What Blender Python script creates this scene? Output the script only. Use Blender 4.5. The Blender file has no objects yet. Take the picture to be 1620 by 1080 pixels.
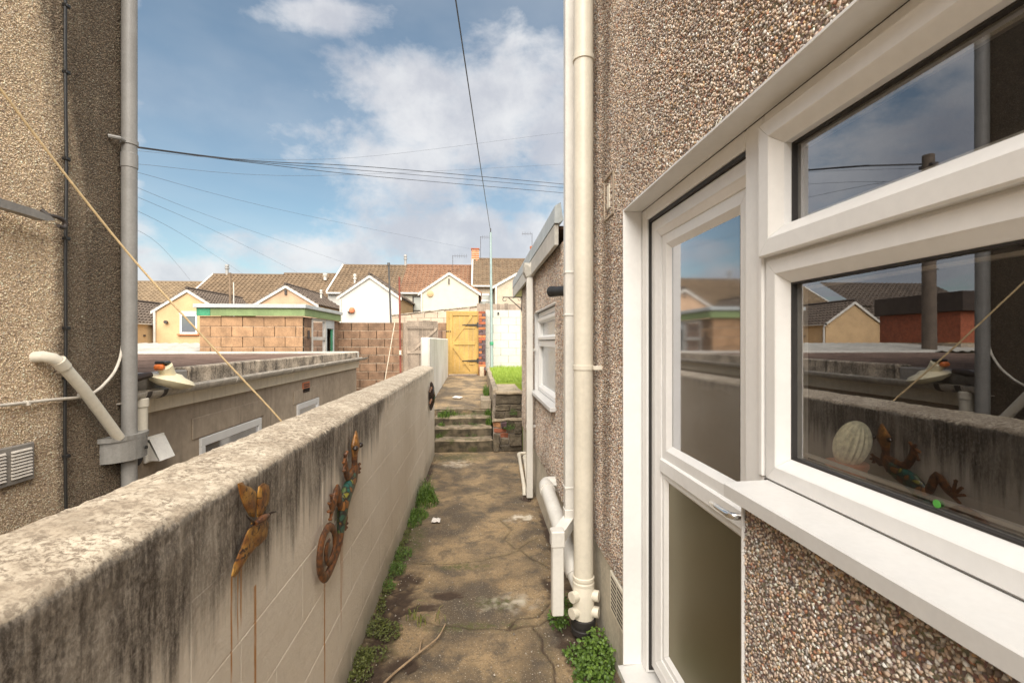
import bpy, bmesh, math, random
import numpy as np
from mathutils import Vector, Matrix, noise as mnoise

random.seed(7)
RNG = np.random.default_rng(11)
S = bpy.context.scene
C = S.collection
R = math.radians

# ------------------------------------------------------------------ camera
cam_data = bpy.data.cameras.new('camera')
cam = bpy.data.objects.new('camera', cam_data)
C.objects.link(cam)
cam.location = (0, 0, 1.65)
cam.rotation_euler = (R(90), 0, -math.atan(53 / 740))
cam_data.sensor_width = 36
cam_data.lens = 740 / 1620 * 36
cam_data.clip_start = .02
cam_data.clip_end = 2000
cam_data.dof.use_dof = True
cam_data.dof.focus_distance = 3.2
cam_data.dof.aperture_fstop = 9
S.camera = cam


# ------------------------------------------------------------------ node helper
class NT:
    def __init__(self, tree):
        self.t = tree
        tree.nodes.clear()

    def n(self, typ, ins=None, out=0, **props):
        nd = self.t.nodes.new(typ)
        for k, v in props.items():
            setattr(nd, k, v)
        for k, v in (ins or {}).items():
            self.put(nd.inputs[k], v)
        return nd if out is None else nd.outputs[out]

    def put(self, sock, v):
        if isinstance(v, bpy.types.NodeSocket):
            self.t.links.new(v, sock)
        elif v is not None:
            if isinstance(v, (tuple, list)) and len(v) == 3 and sock.type == 'RGBA':
                v = (*v, 1)
            sock.default_value = v

    def math(self, op, a, b=None, c=None, clamp=False):
        ins = {0: a}
        if b is not None:
            ins[1] = b
        if c is not None:
            ins[2] = c
        return self.n('ShaderNodeMath', ins, operation=op, use_clamp=clamp)

    def vmath(self, op, a, b=None):
        ins = {0: a}
        if b is not None:
            ins[1] = b
        return self.n('ShaderNodeVectorMath', ins, operation=op)

    def pos(self):
        return self.n('ShaderNodeNewGeometry', out='Position')

    def sep(self, v):
        nd = self.n('ShaderNodeSeparateXYZ', {0: v}, out=None)
        return nd.outputs[0], nd.outputs[1], nd.outputs[2]

    def comb(self, x, y, z):
        return self.n('ShaderNodeCombineXYZ', {0: x, 1: y, 2: z})

    def scalev(self, v, s):
        return self.n('ShaderNodeVectorMath', {0: v, 1: s}, operation='MULTIPLY')

    def noise(self, v, scale, detail=4, rough=.55, dist=0):
        return self.n('ShaderNodeTexNoise', {'Vector': v, 'Scale': scale, 'Detail': detail, 'Roughness': rough,
                                             'Distortion': dist}, out='Fac')

    def vor(self, v, scale, out='Distance', feature='F1', rnd=1.0):
        return self.n('ShaderNodeTexVoronoi', {'Vector': v, 'Scale': scale, 'Randomness': rnd}, out=out, feature=feature)

    def mr(self, v, a, b, c=0., d=1., smooth=True):
        return self.n('ShaderNodeMapRange', {0: v, 1: a, 2: b, 3: c, 4: d}, clamp=True,
                      interpolation_type='SMOOTHSTEP' if smooth else 'LINEAR')

    def mix(self, f, a, b, mode='MIX'):
        nd = self.t.nodes.new('ShaderNodeMix')
        nd.data_type = 'RGBA'
        nd.blend_type = mode
        self.put(nd.inputs[0], f)
        self.put(nd.inputs[6], a)
        self.put(nd.inputs[7], b)
        return nd.outputs[2]

    def ramp(self, f, stops, interp='LINEAR'):
        nd = self.t.nodes.new('ShaderNodeValToRGB')
        e = nd.color_ramp
        e.interpolation = interp
        while len(e.elements) < len(stops):
            e.elements.new(.5)
        for el, (p, c) in zip(e.elements, stops):
            el.position = p
            el.color = (*c, 1)
        self.put(nd.inputs[0], f)
        return nd.outputs[0]

    def attr(self, name, out='Fac'):
        return self.n('ShaderNodeAttribute', out=out, attribute_name=name)

    def rnd(self):
        return self.n('ShaderNodeObjectInfo', out='Random')


def new_mat(name):
    m = bpy.data.materials.new(name)
    m.use_nodes = True
    return m, NT(m.node_tree)


def finish(N, col, rough=.8, bump=None, bstr=.3, bdist=.01, metal=0., spec=.5, extra=None):
    ins = {'Base Color': col, 'Roughness': rough, 'Metallic': metal, 'Specular IOR Level': spec}
    ins.update(extra or {})
    p = N.n('ShaderNodeBsdfPrincipled', ins, out=None)
    if bump is not None:
        b = N.n('ShaderNodeBump', {'Height': bump, 'Strength': bstr, 'Distance': bdist})
        N.put(p.inputs['Normal'], b)
    o = N.n('ShaderNodeOutputMaterial', out=None)
    N.t.links.new(p.outputs[0], o.inputs[0])


# ------------------------------------------------------------------ world
SUN_EL, SUN_AZ = R(48), R(178)      # azimuth clockwise from +Y: behind the camera
w = bpy.data.worlds.new('World')
S.world = w
w.use_nodes = True
N = NT(w.node_tree)
sky = N.n('ShaderNodeTexSky', sky_type='NISHITA', sun_disc=False, sun_elevation=SUN_EL, sun_rotation=SUN_AZ,
          air_density=1.0, dust_density=1.2, ozone_density=1.5)
sky = N.mix(1., sky, (.98, 1.03, .90), 'MULTIPLY')
bg_sky = N.n('ShaderNodeBackground', {'Color': sky, 'Strength': .06})
d = N.n('ShaderNodeTexCoord', out='Generated')
dx, dy, dz = N.sep(d)
den = N.math('ADD', N.math('MAXIMUM', dz, 0.0), .16)
pl = N.comb(N.math('DIVIDE', dx, den), N.math('DIVIDE', dy, den), 0.0)
n_big = N.noise(pl, 1.1, 7, .56, .25)
n_fine = N.noise(N.scalev(d, (1, 1, 1.7)), 7.5, 9, .62, .2)
n_mid = N.noise(N.scalev(d, (1, 1, 2.2)), 3.1, 5, .55, .2)
ysafe = N.math('MAXIMUM', dy, .05)
ca = N.math('DIVIDE', dx, ysafe)
ce = N.math('DIVIDE', dz, ysafe)


def blob(a, e, ra, re):
    u = N.math('DIVIDE', N.math('SUBTRACT', ca, a), ra)
    v = N.math('DIVIDE', N.math('SUBTRACT', ce, e), re)
    r2 = N.math('ADD', N.math('MULTIPLY', u, u), N.math('MULTIPLY', v, v))
    return N.math('SUBTRACT', 1.0, N.math('SQRT', r2))


# named cloud banks in the sky ahead, then loose cumulus over the rest of the dome
field = None
for bl in [(.04, .49, .42, .24), (.17, .42, .26, .20), (-.14, .35, .20, .11), (-.12, .54, .28, .12),
           (-.32, .68, .20, .055), (-.05, .195, .42, .10), (-.30, .18, .28, .075), (-.02, .235, .16, .08),
           (.14, .22, .16, .09), (-.58, .12, .22, .07)]:
    b = blob(*bl)
    field = b if field is None else N.math('MAXIMUM', field, b)
wob = N.math('ADD', N.math('MULTIPLY', N.math('SUBTRACT', n_fine, .5), 1.9), N.math('MULTIPLY', N.math('SUBTRACT', n_mid, .5), 1.4))
front = N.math('ADD', N.math('ADD', field, .06), wob)
ahead = N.mr(ca, -.74, -.60)
ahead = N.math('MULTIPLY', ahead, N.mr(dy, .1, .3))
ahead = N.math('MULTIPLY', ahead, N.mr(ca, .45, .8, 1., 0.))
loose = N.math('ADD', N.math('MULTIPLY', N.math('SUBTRACT', n_big, .34), 5.), N.math('MULTIPLY', N.math('SUBTRACT', n_fine, .5), 1.3))
fld = N.n('ShaderNodeMix', {0: ahead, 2: loose, 3: front}, data_type='FLOAT')
cover = N.mr(fld, -.06, .80)
cover = N.math('MULTIPLY', cover, .90)
veil = N.math('MULTIPLY', N.mr(N.noise(N.scalev(d, (1, 1, 3)), 2.2, 4, .5), .25, .75), .26)
cover = N.math('MAXIMUM', cover, veil)
shade = N.mr(N.math('ADD', N.noise(N.vmath('ADD', d, (.0, .05, -.05)), 5.5, 7, .6), N.math('MULTIPLY', fld, -.10)), .26, .58)
ccol = N.mix(shade, (.57, .585, .64), (.83, .83, .84))
bg_cl = N.n('ShaderNodeBackground', {'Color': ccol, 'Strength': .41})
mx = N.n('ShaderNodeMixShader', {0: cover, 1: bg_sky, 2: bg_cl})
o = N.n('ShaderNodeOutputWorld', out=None)
N.t.links.new(mx, o.inputs[0])

# ------------------------------------------------------------------ sun (hazy, behind the camera)
sl = bpy.data.lights.new('sun', 'SUN')
sl.energy = 3.8
sl.angle = R(72)
sl.color = (1., .93, .84)
sun = bpy.data.objects.new('sun', sl)
C.objects.link(sun)
sd = Vector((math.sin(SUN_AZ) * math.cos(SUN_EL), math.cos(SUN_AZ) * math.cos(SUN_EL), math.sin(SUN_EL)))
sun.rotation_euler = sd.to_track_quat('Z', 'Y').to_euler()
sun.location = (0, -20, 30)

S.view_settings.view_transform = 'Standard'
S.view_settings.look = 'None'
S.view_settings.exposure = 1.40
S.view_settings.gamma = 1
S.view_settings.use_curve_mapping = False


# ------------------------------------------------------------------ materials
def plain(name, col, rough=.7, var=.12, scale=6, bscale=60, bstr=.15, metal=0., spec=.5, streak=0., rand=0., dirt=None):
    """weathered one-colour surface: broad and fine noise variation, optional vertical streaks and dirt"""
    m, N = new_mat(name)
    p = N.pos()
    f = N.math('ADD', N.math('MULTIPLY', N.noise(p, scale, 5), .6), N.math('MULTIPLY', N.noise(p, scale * 9, 3), .4))
    lo = tuple(c * (1 - var * 1.6) for c in col)
    hi = tuple(min(1, c * (1 + var * 1.4)) for c in col)
    c = N.mix(N.mr(f, .3, .7), lo, hi)
    if streak:
        s = N.mr(N.noise(N.scalev(p, (14, 14, .8)), 1.5, 5, .6), .5, .75)
        c = N.mix(N.math('MULTIPLY', s, streak), c, dirt or tuple(v * .35 for v in col))
    if rand:
        k = N.mr(N.rnd(), 0, 1, 1 - rand, 1 + rand, False)
        c = N.mix(1., c, N.comb(k, k, k), 'MULTIPLY')
    finish(N, c, rough, N.noise(p, bscale, 4), bstr, .01, metal, spec)
    return m


M = {}
M['upvc'] = plain('white_upvc', (.77, .76, .74), .32, .025, 5, 30, .02)
M['sillwhite'] = plain('white_sill_upvc', (.63, .62, .60), .35, .03, 8, 40, .03, streak=.05, dirt=(.5, .45, .36))
M['cream_pipe'] = plain('cream_pipe_plastic', (.65, .60, .495), .38, .05, 5, 60, .03, streak=.16, dirt=(.40, .32, .21))
M['white_pipe'] = plain('white_square_pipe', (.66, .635, .58), .4, .05, 5, 60, .03, streak=.10, dirt=(.42, .36, .26))
M['grey_pipe'] = plain('grey_pipe_plastic', (.26, .25, .232), .5, .08, 8, 60, .05, streak=.22, dirt=(.20, .17, .13))
M['grey_hopper'] = plain('grey_hopper_plastic', (.24, .23, .21), .5, .12, 9, 60, .06, streak=.35, dirt=(.12, .10, .07))
M['black'] = plain('black_plastic', (.018, .017, .016), .45, .1)
M['rubber'] = plain('black_rubber', (.025, .022, .02), .6, .1)
M['chrome'] = plain('chrome', (.75, .74, .72), .18, .02, metal=1.)
M['iron'] = plain('dark_iron', (.05, .04, .035), .6, .2)
M['galv'] = plain('galvanised_green_pole', (.30, .38, .37), .5, .1, metal=.3)
M['red_pole'] = plain('rust_red_pole', (.22, .055, .035), .7, .3, 14)
M['dark_pole'] = plain('dark_pole', (.07, .065, .06), .6, .2)
M['wood_pole'] = plain('brown_pole', (.20, .14, .09), .85, .2, streak=.3)
M['rope'] = plain('beige_rope', (.60, .45, .25), .9, .12, 40)
M['palerope'] = plain('pale_rope', (.72, .64, .50), .9, .15, 40)
M['cable'] = plain('cable_black', (.03, .032, .038), .6, .1)
M['thincable'] = plain('weathered_cable', (.10, .115, .14), .6, .1)
M['whitecable'] = plain('white_cable', (.60, .55, .47), .6, .15)
M['render_white'] = plain('white_render', (.49, .477, .44), .85, .05, 2, 40, .15, streak=.10, dirt=(.50, .44, .34))
M['render_cream'] = plain('cream_render', (.52, .485, .385), .85, .05, 2, 40, .15, streak=.08, dirt=(.5, .42, .28))
M['render_yellow'] = plain('yellow_render', (.50, .345, .185), .88, .09, 1.6, 30, .25, streak=.10, dirt=(.42, .27, .12))
M['render_pink'] = plain('pinkish_render', (.46, .31, .20), .88, .10, 1.6, 30, .25, streak=.12, dirt=(.3, .2, .12))
M['render_beige'] = plain('beige_render', (.42, .36, .27), .88, .12, 1.2, 30, .25, streak=.22, dirt=(.27, .21, .14))
M['render_grey'] = plain('grey_brown_render', (.36, .29, .215), .9, .14, 1.4, 50, .3, streak=.4, dirt=(.12, .095, .07))
M['fascia_cream'] = plain('cream_fascia', (.76, .67, .52), .6, .07, 3, 40, .08, streak=.22, dirt=(.28, .21, .13))
M['gutter_old'] = plain('stained_gutter', (.47, .425, .36), .6, .2, 6, 40, .12, streak=.4, dirt=(.13, .10, .07))
M['felt'] = plain('dark_roofing_felt', (.17, .115, .09), .95, .3, 2.5, 90, .5, spec=.1)
M['kerb_conc'] = plain('blackened_concrete_kerb', (.36, .30, .23), .95, .5, 5, 50, .6, streak=.8, dirt=(.035, .028, .022))
M['white_trim'] = plain('white_trim', (.55, .525, .47), .7, .1, 3, 40, .1, streak=.15, dirt=(.4, .34, .25))
M['sheeting'] = plain('weathered_white_sheeting', (.42, .40, .35), .7, .15, 3, 40, .1, streak=.3)
M['lead'] = plain('grey_lead_trim', (.44, .475, .475), .5, .10, 4, 40, .08)
M['green_board'] = plain('light_green_fascia', (.22, .30, .13), .7, .12, 3, 40, .1, streak=.25, dirt=(.18, .24, .08))
M['teal_board'] = plain('teal_fascia', (.05, .27, .14), .6, .2, 4, 40, .1)
M['block_orange'] = plain('orange_brown_block', (.40, .245, .135), .95, .20, 5, 90, .5, rand=.10, streak=.32, dirt=(.20, .12, .08))
M['block_brown'] = plain('brown_block', (.222, .135, .082), .95, .26, 5, 90, .5, rand=.15, streak=.35, dirt=(.09, .055, .04))
M['block_dark'] = plain('sooty_block', (.17, .105, .075), .95, .25, 4, 90, .5, rand=.2)
M['block_lane'] = plain('pinkish_grey_block', (.50, .40, .30), .95, .12, 3, 90, .4, rand=.10)
M['mortar'] = plain('pale_mortar', (.40, .33, .25), .95, .25, 9, 120, .4)
M['mortar_dark'] = plain('grey_mortar', (.24, .20, .16), .95, .3, 9, 120, .4)
M['brick_red'] = plain('red_brick', (.30, .085, .04), .9, .25, 12, 120, .4, rand=.25)
M['brick_orange'] = plain('orange_brick', (.44, .15, .055), .9, .2, 12, 120, .4, rand=.2)
M['brick_purple'] = plain('purple_brick', (.10, .06, .065), .9, .25, 12, 120, .4, rand=.3)
M['brick_old'] = plain('dull_red_brick', (.22, .075, .04), .95, .35, 14, 120, .4, rand=.25)
M['brick_worn'] = plain('worn_orange_brick', (.38, .19, .09), .95, .3, 14, 120, .4)
M['gate_yellow'] = plain('fresh_yellow_timber', (.39, .245, .065), .6, .12, 3, 60, .15, rand=.12, streak=.3, dirt=(.32, .17, .035))
M['gate_grey'] = plain('silvered_timber', (.27, .215, .165), .9, .2, 4, 60, .3, rand=.22, streak=.4, dirt=(.12, .09, .06))
M['brown_paint'] = plain('brown_joinery', (.045, .03, .022), .5, .2)
M['stone_dark'] = plain('mossy_dark_stone', (.115, .092, .062), .95, .42, 7, 60, .8, rand=.3)
m, N = new_mat('worn_mossy_step')
p = N.pos()
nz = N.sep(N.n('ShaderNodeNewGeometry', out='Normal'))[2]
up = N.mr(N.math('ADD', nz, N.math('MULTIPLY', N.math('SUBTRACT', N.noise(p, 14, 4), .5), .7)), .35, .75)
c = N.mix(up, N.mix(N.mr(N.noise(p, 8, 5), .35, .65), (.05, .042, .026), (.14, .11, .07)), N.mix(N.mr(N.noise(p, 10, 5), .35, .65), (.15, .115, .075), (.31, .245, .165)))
c = N.mix(N.math('MULTIPLY', N.mr(N.noise(p, 6, 5), .52, .68), .7), c, (.065, .075, .02))
finish(N, c, .95, N.noise(p, 60, 6, .7), .7, .012)
M['step'] = m
M['stone_pale'] = plain('pale_concrete_slab', (.40, .32, .22), .95, .22, 5, 70, .5)
M['concrete_block'] = plain('grey_concrete', (.30, .245, .175), .95, .28, 5, 70, .5)
M['soil'] = plain('dark_soil', (.05, .033, .022), 1., .4, 20, 150, .8)
M['pale_plastic'] = plain('cream_plastic', (.74, .66, .45), .35, .05, 5, 40, .05)
M['orange_plastic'] = plain('orange_plastic', (.55, .14, .03), .4, .15)
M['paper'] = plain('paper', (.75, .70, .64), .8, .06)
M['twig'] = plain('dry_twig', (.36, .25, .15), .9, .25, 30)
M['terracotta'] = plain('terracotta', (.50, .17, .08), .85, .15)
M['flue'] = plain('flue_metal', (.32, .31, .29), .5, .1)
M['curtain'] = plain('pale_curtain', (.62, .62, .60), .9, .1, 3)
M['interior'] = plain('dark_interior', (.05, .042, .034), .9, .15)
M['tele_pole'] = plain('telegraph_pole_timber', (.13, .10, .075), .9, .2, streak=.3)
M['plinth'] = plain('grey_plinth_render', (.50, .45, .36), .92, .15, 4, 60, .4, streak=.4, dirt=(.12, .11, .085))
M['grille'] = plain('cream_grille', (.72, .66, .54), .6, .08)
M['vent_grey'] = plain('vent_grey', (.24, .22, .195), .5, .12)
M['slat_pale'] = plain('vent_slat', (.55, .50, .43), .5, .1)
M['plug_white'] = plain('white_cowl', (.84, .81, .74), .5, .06, streak=.15, dirt=(.35, .28, .2))


def glass_mat(name, tint, rough, gain, dark=None, gloss=(.95, .96, 1)):
    m, N = new_mat(name)
    fr = N.n('ShaderNodeFresnel', {'IOR': 1.52})
    f = N.math('MULTIPLY', fr, gain, clamp=True)
    back = N.n('ShaderNodeNewGeometry', out='Backfacing')
    f = N.math('MULTIPLY', f, N.math('SUBTRACT', 1., back))
    if dark is None:
        base = N.n('ShaderNodeBsdfTransparent', {'Color': (*tint, 1)})
    else:
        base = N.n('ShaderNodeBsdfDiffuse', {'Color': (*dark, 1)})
    gl = N.n('ShaderNodeBsdfGlossy', {'Color': (*gloss, 1), 'Roughness': rough})
    x = N.n('ShaderNodeMixShader', {0: f, 1: base, 2: gl})
    o = N.n('ShaderNodeOutputMaterial', out=None)
    N.t.links.new(x, o.inputs[0])
    return m


M['glass'] = glass_mat('double_glazing', (.98, .97, .95), .0, 4.4)
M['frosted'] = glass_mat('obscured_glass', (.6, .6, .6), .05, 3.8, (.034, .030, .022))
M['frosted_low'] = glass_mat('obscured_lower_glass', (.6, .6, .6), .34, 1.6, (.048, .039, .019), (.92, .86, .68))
M['far_glass'] = glass_mat('window_glass', (.6, .6, .6), .05, 4., (.10, .11, .12))
M['pale_glass'] = glass_mat('net_curtained_glass', (.6, .6, .6), .25, 1.3, (.36, .37, .33))

# pebble dash chips: colour per chip from an attribute
m, N = new_mat('dash_chip')
p = N.pos()
x, y, z = N.sep(p)
c = N.attr('stone', 'Color')
k = N.mr(N.noise(p, 1.6, 5, .6), .3, .7, .78, 1.08)
c = N.mix(1., c, N.comb(k, N.math('MULTIPLY', k, .99), N.math('MULTIPLY', k, .97)), 'MULTIPLY')
# darker band beside the soil pipe, and damp streaks under the sill and at the foot of the dash
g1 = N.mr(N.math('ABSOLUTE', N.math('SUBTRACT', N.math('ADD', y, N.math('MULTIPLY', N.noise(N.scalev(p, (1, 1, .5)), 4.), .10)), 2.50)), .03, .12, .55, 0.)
g2 = N.math('MULTIPLY', N.mr(N.noise(N.scalev(p, (9, 9, .7)), 1.3, 4), .50, .72), N.math('MULTIPLY', N.mr(z, 1.0, 1.26), N.mr(y, 1.16, 1.2, .55, 0.)))
g3 = N.math('MULTIPLY', N.mr(N.math('ADD', z, N.math('MULTIPLY', N.noise(p, 6, 4), .25)), .62, .85, 1., 0.), .4)
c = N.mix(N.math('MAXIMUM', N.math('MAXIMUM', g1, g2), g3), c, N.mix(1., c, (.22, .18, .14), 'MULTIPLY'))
finish(N, c, .55, N.noise(p, 420, 2), .25, .004)
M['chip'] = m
m, N = new_mat('dash_mortar')
v = N.vor(N.pos(), 150, 'Color')
c = N.mix(.35, (.26, .20, .15), v, 'MULTIPLY')
finish(N, c, .95, N.vor(N.pos(), 150), .6, .006)
M['dash_base'] = m
# neighbour's wall: tan dash, sooted towards its corner and low down
def soot(N):
    p = N.pos()
    x, y, z = N.sep(p)
    a = N.mr(N.math('ADD', y, N.math('MULTIPLY', N.noise(N.scalev(p, (1, 2.2, .5)), 2.6, 5), .75)), 3.22, 3.58)
    b = N.math('MULTIPLY', N.mr(N.math('ADD', z, N.math('MULTIPLY', N.noise(p, 3.), .8)), 1.0, 2.0, .45, 0.), 1.)
    e = N.math('MULTIPLY', N.mr(N.math('ADD', y, N.math('MULTIPLY', N.noise(N.scalev(p, (1, 3, 1)), 3.), .16)), 2.98, 3.12), N.mr(N.math('ADD', z, N.noise(p, 2.)), 3.9, 2.8, 0.05, .86))
    g = N.math('MULTIPLY', N.mr(N.noise(p, 1.7, 4), .55, .75), .25)
    f = N.math('MAXIMUM', N.math('MAXIMUM', N.math('MULTIPLY', a, .95), b), N.math('MAXIMUM', e, g))
    return f
m, N = new_mat('tan_dash_chip')
c = N.attr('stone', 'Color')
c = N.mix(N.math('MULTIPLY', soot(N), .93), c, N.mix(1., c, (.17, .15, .13), 'MULTIPLY'))
finish(N, c, .8)
M['chip_tan'] = m
m, N = new_mat('tan_dash_base')
c = N.mix(soot(N), (.60, .45, .28), (.08, .065, .05))
finish(N, c, .95, N.vor(N.pos(), 130), .6, .006)
M['dash_tan'] = m

# painted boundary wall
def streak_mask(N, y0, z1, z0, wd, p, wob=.004):
    x, y, z = N.sep(p)
    yy = N.math('ADD', y, N.math('MULTIPLY', N.math('SUBTRACT', N.noise(N.comb(0., 0., z), 9., 2), .5), wob * 2))
    a = N.mr(N.math('ABSOLUTE', N.math('SUBTRACT', yy, y0)), wd * .35, wd, 1., 0.)
    b = N.mr(z, z0, z0 + .32 * (z1 - z0) + .02)
    t = N.mr(z, z1 - .008, z1, 1., 0.)
    return N.math('MULTIPLY', N.math('MULTIPLY', a, b), t)


def wall_paint(name, top=False):
    m, N = new_mat(name)
    p = N.pos()
    x, y, z = N.sep(p)
    broad = N.noise(p, 1.3, 4)
    fine = N.noise(p, 26, 5, .65)
    c = N.mix(N.mr(broad, .3, .7), (.70, .615, .50), (.82, .74, .625))
    c = N.mix(N.math('MULTIPLY', N.mr(fine, .45, .75), .22), c, (.56, .48, .38))
    # grime that has run down from the top edge
    st = N.noise(N.scalev(p, (6, 13, 1.1)), 1.6, 6, .62)
    st2 = N.noise(N.scalev(p, (30, 46, 2.2)), 1.0, 4, .6)
    depth = N.math('ADD', N.math('MULTIPLY', N.math('SUBTRACT', 1.26, z), -3.5),
                   N.math('ADD', N.math('MULTIPLY', st, 1.5), N.math('MULTIPLY', st2, .55)))
    reach = N.mr(N.math('ADD', y, N.math('MULTIPLY', N.noise(N.scalev(p, (1, 3, 1)), 2.), .6)), 3.2, 3.75, .42, -.40)
    near = N.mr(y, .9, 2.0, .26, 0.)
    k = N.mr(N.math('ADD', N.math('ADD', depth, reach), near), .34, 1.10)
    pat = N.noise(N.scalev(p, (30, 34, 20)), 3.6, 8, .85, .3)
    pat2 = N.noise(N.scalev(p, (9, 40, 3)), 1.6, 5, .65)
    k = N.math('MULTIPLY', k, N.mr(N.math('ADD', N.math('MULTIPLY', pat, .6), N.math('MULTIPLY', pat2, .4)), .34, .58, .42, .98))
    k = N.math('MULTIPLY', k, N.mr(N.noise(N.scalev(p, (4, 5, 2.4)), 1.7, 5, .6), .32, .58, .70, 1.))
    if top:
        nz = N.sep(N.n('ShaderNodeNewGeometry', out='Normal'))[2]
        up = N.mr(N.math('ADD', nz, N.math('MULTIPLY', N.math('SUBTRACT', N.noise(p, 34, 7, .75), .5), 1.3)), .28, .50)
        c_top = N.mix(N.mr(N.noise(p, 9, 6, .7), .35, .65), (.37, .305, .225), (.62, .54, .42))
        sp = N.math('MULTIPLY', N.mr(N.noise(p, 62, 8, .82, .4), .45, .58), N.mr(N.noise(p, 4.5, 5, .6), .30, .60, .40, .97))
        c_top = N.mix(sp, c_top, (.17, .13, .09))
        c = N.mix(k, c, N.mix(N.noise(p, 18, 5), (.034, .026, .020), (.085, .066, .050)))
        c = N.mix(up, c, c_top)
    else:
        c = N.mix(k, c, N.mix(N.noise(p, 18, 5), (.034, .026, .020), (.085, .066, .050)))
    # damp green-grey foot
    ft = N.math('MULTIPLY', N.mr(N.math('ADD', z, N.math('MULTIPLY', N.noise(p, 5, 4), .35)), .20, .42, 1., 0.), .5)
    c = N.mix(ft, c, (.25, .22, .15))
    # rust run-off under the two iron ornaments
    rust = None
    for a in [(1.263, 1.045, .70, .006), (1.295, 1.04, .82, .004), (1.312, 1.04, .86, .006), (1.392, .955, .52, .010),
              (2.00, .66, .12, .012), (2.235, .80, .27, .009), (2.262, .81, .42, .005)]:
        q = streak_mask(N, *a, p)
        rust = q if rust is None else N.math('MAXIMUM', rust, q)
    rust = N.math('MULTIPLY', rust, N.mr(N.noise(N.scalev(p, (5, 60, 8)), 1.5, 4), .25, .6, .45, .95))
    c = N.mix(rust, c, (.46, .20, .035))
    h = N.math('ADD', N.noise(p, 70, 6, .7), N.math('MULTIPLY', N.noise(p, 14, 4), 1.2))
    finish(N, c, .88, h, .42, .008)
    return m


M['wall_paint'] = wall_paint('painted_blockwork')
M['wall_top'] = wall_paint('painted_wall_coping', True)
m, N = new_mat('white_garden_wall_paint')
p = N.pos()
c = N.mix(N.mr(N.noise(p, 1.5, 5), .3, .7), (.55, .52, .45), (.70, .67, .61))
c = N.mix(N.math('MULTIPLY', N.mr(N.noise(p, 16, 4), .66, .74), .7), c, (.2, .16, .12))
c = N.mix(N.math('MULTIPLY', N.mr(N.noise(N.scalev(p, (8, 8, .7)), 1.2, 4), .52, .75), .30), c, (.40, .33, .23))
finish(N, c, .85, N.noise(p, 40, 5), .35, .01)
M['garden_white'] = m

# concrete path
m, N = new_mat('old_concrete_path')
p = N.pos()
a = N.noise(p, 1.9, 6, .6, .4)
b = N.noise(p, 5.5, 7, .68, .3)
f = N.noise(p, 75, 5, .7)
c = N.mix(N.mr(a, .36, .64), (.105, .078, .050), (.345, .242, .130))
c = N.mix(N.math('MULTIPLY', N.mr(b, .46, .66), .82), c, (.085, .068, .05))
c = N.mix(N.math('MULTIPLY', N.mr(N.noise(N.vmath('ADD', p, (4., 9., 0.)), 3.3, 6, .6), .56, .74), .55), c, (.40, .262, .125))
c = N.mix(N.math('MULTIPLY', N.mr(f, .48, .68), .6), c, (.07, .055, .04))
c = N.mix(N.math('MULTIPLY', N.mr(N.noise(p, 24, 6, .75), .52, .66), .5), c, (.10, .08, .06))
c = N.mix(N.math('MULTIPLY', N.mr(N.noise(p, 130, 3, .6), .60, .70), .7), c, (.60, .52, .40))
c = N.mix(N.math('MULTIPLY', N.attr('moss'), N.mr(N.noise(p, 30, 4), .35, .6)), c, (.085, .088, .025))
c = N.mix(N.math('MULTIPLY', N.attr('lime'), N.mr(N.noise(p, 12, 5), .38, .62)), c, (.60, .53, .42))
c = N.mix(N.math('MULTIPLY', N.attr('soil'), .96), c, N.mix(N.noise(p, 60, 4), (.022, .014, .009), (.085, .052, .032)))
finish(N, c, .9, N.math('ADD', N.noise(p, 95, 6, .75), N.math('MULTIPLY', b, 1.2)), .55, .008)
M['path'] = m

m, N = new_mat('turf')
p = N.pos()
c = N.mix(N.mr(N.noise(p, 3, 5), .3, .7), (.20, .29, .025), (.28, .36, .05))
finish(N, c, .9, N.noise(p, 90, 4), .6, .02)
M['turf'] = m
m, N = new_mat('grass_blades')
c = N.mix(N.attr('tint'), (.16, .25, .02), (.30, .38, .06))
finish(N, c, .6)
M['blade'] = m
def leaf_mat(name, lo, hi):
    m, N = new_mat(name)
    c = N.mix(N.attr('tint'), lo, hi)
    finish(N, c, .5, extra={'Subsurface Weight': 0.0})
    return m
M['leaf'] = leaf_mat('weed_leaf', (.035, .075, .010), (.13, .22, .025))
M['leaf_moss'] = leaf_mat('moss_leaf', (.05, .06, .010), (.14, .16, .03))
M['leaf_dry'] = leaf_mat('straw_blade', (.06, .11, .015), (.26, .25, .07))

# roof tiles: colour per tile
def tile_mat(name, lo, hi):
    m, N = new_mat(name)
    c = N.mix(N.attr('tint'), lo, hi)
    c = N.mix(N.math('MULTIPLY', N.mr(N.noise(N.pos(), .8, 5), .5, .75), .45), c, tuple(v * .45 for v in lo))
    finish(N, c, .85)
    return m
M['tile_tan'] = tile_mat('tan_brown_tiles', (.16, .115, .07), (.28, .205, .125))
M['tile_brown'] = tile_mat('brown_tiles', (.125, .086, .052), (.235, .165, .10))
M['tile_red'] = tile_mat('red_brown_tiles', (.17, .088, .050), (.29, .165, .095))
M['tile_dark'] = tile_mat('dark_brown_tiles', (.07, .052, .04), (.13, .10, .075))
M['ground'] = plain('bare_ground', (.16, .13, .09), .95, .3, 1, 20, .3)

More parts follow.
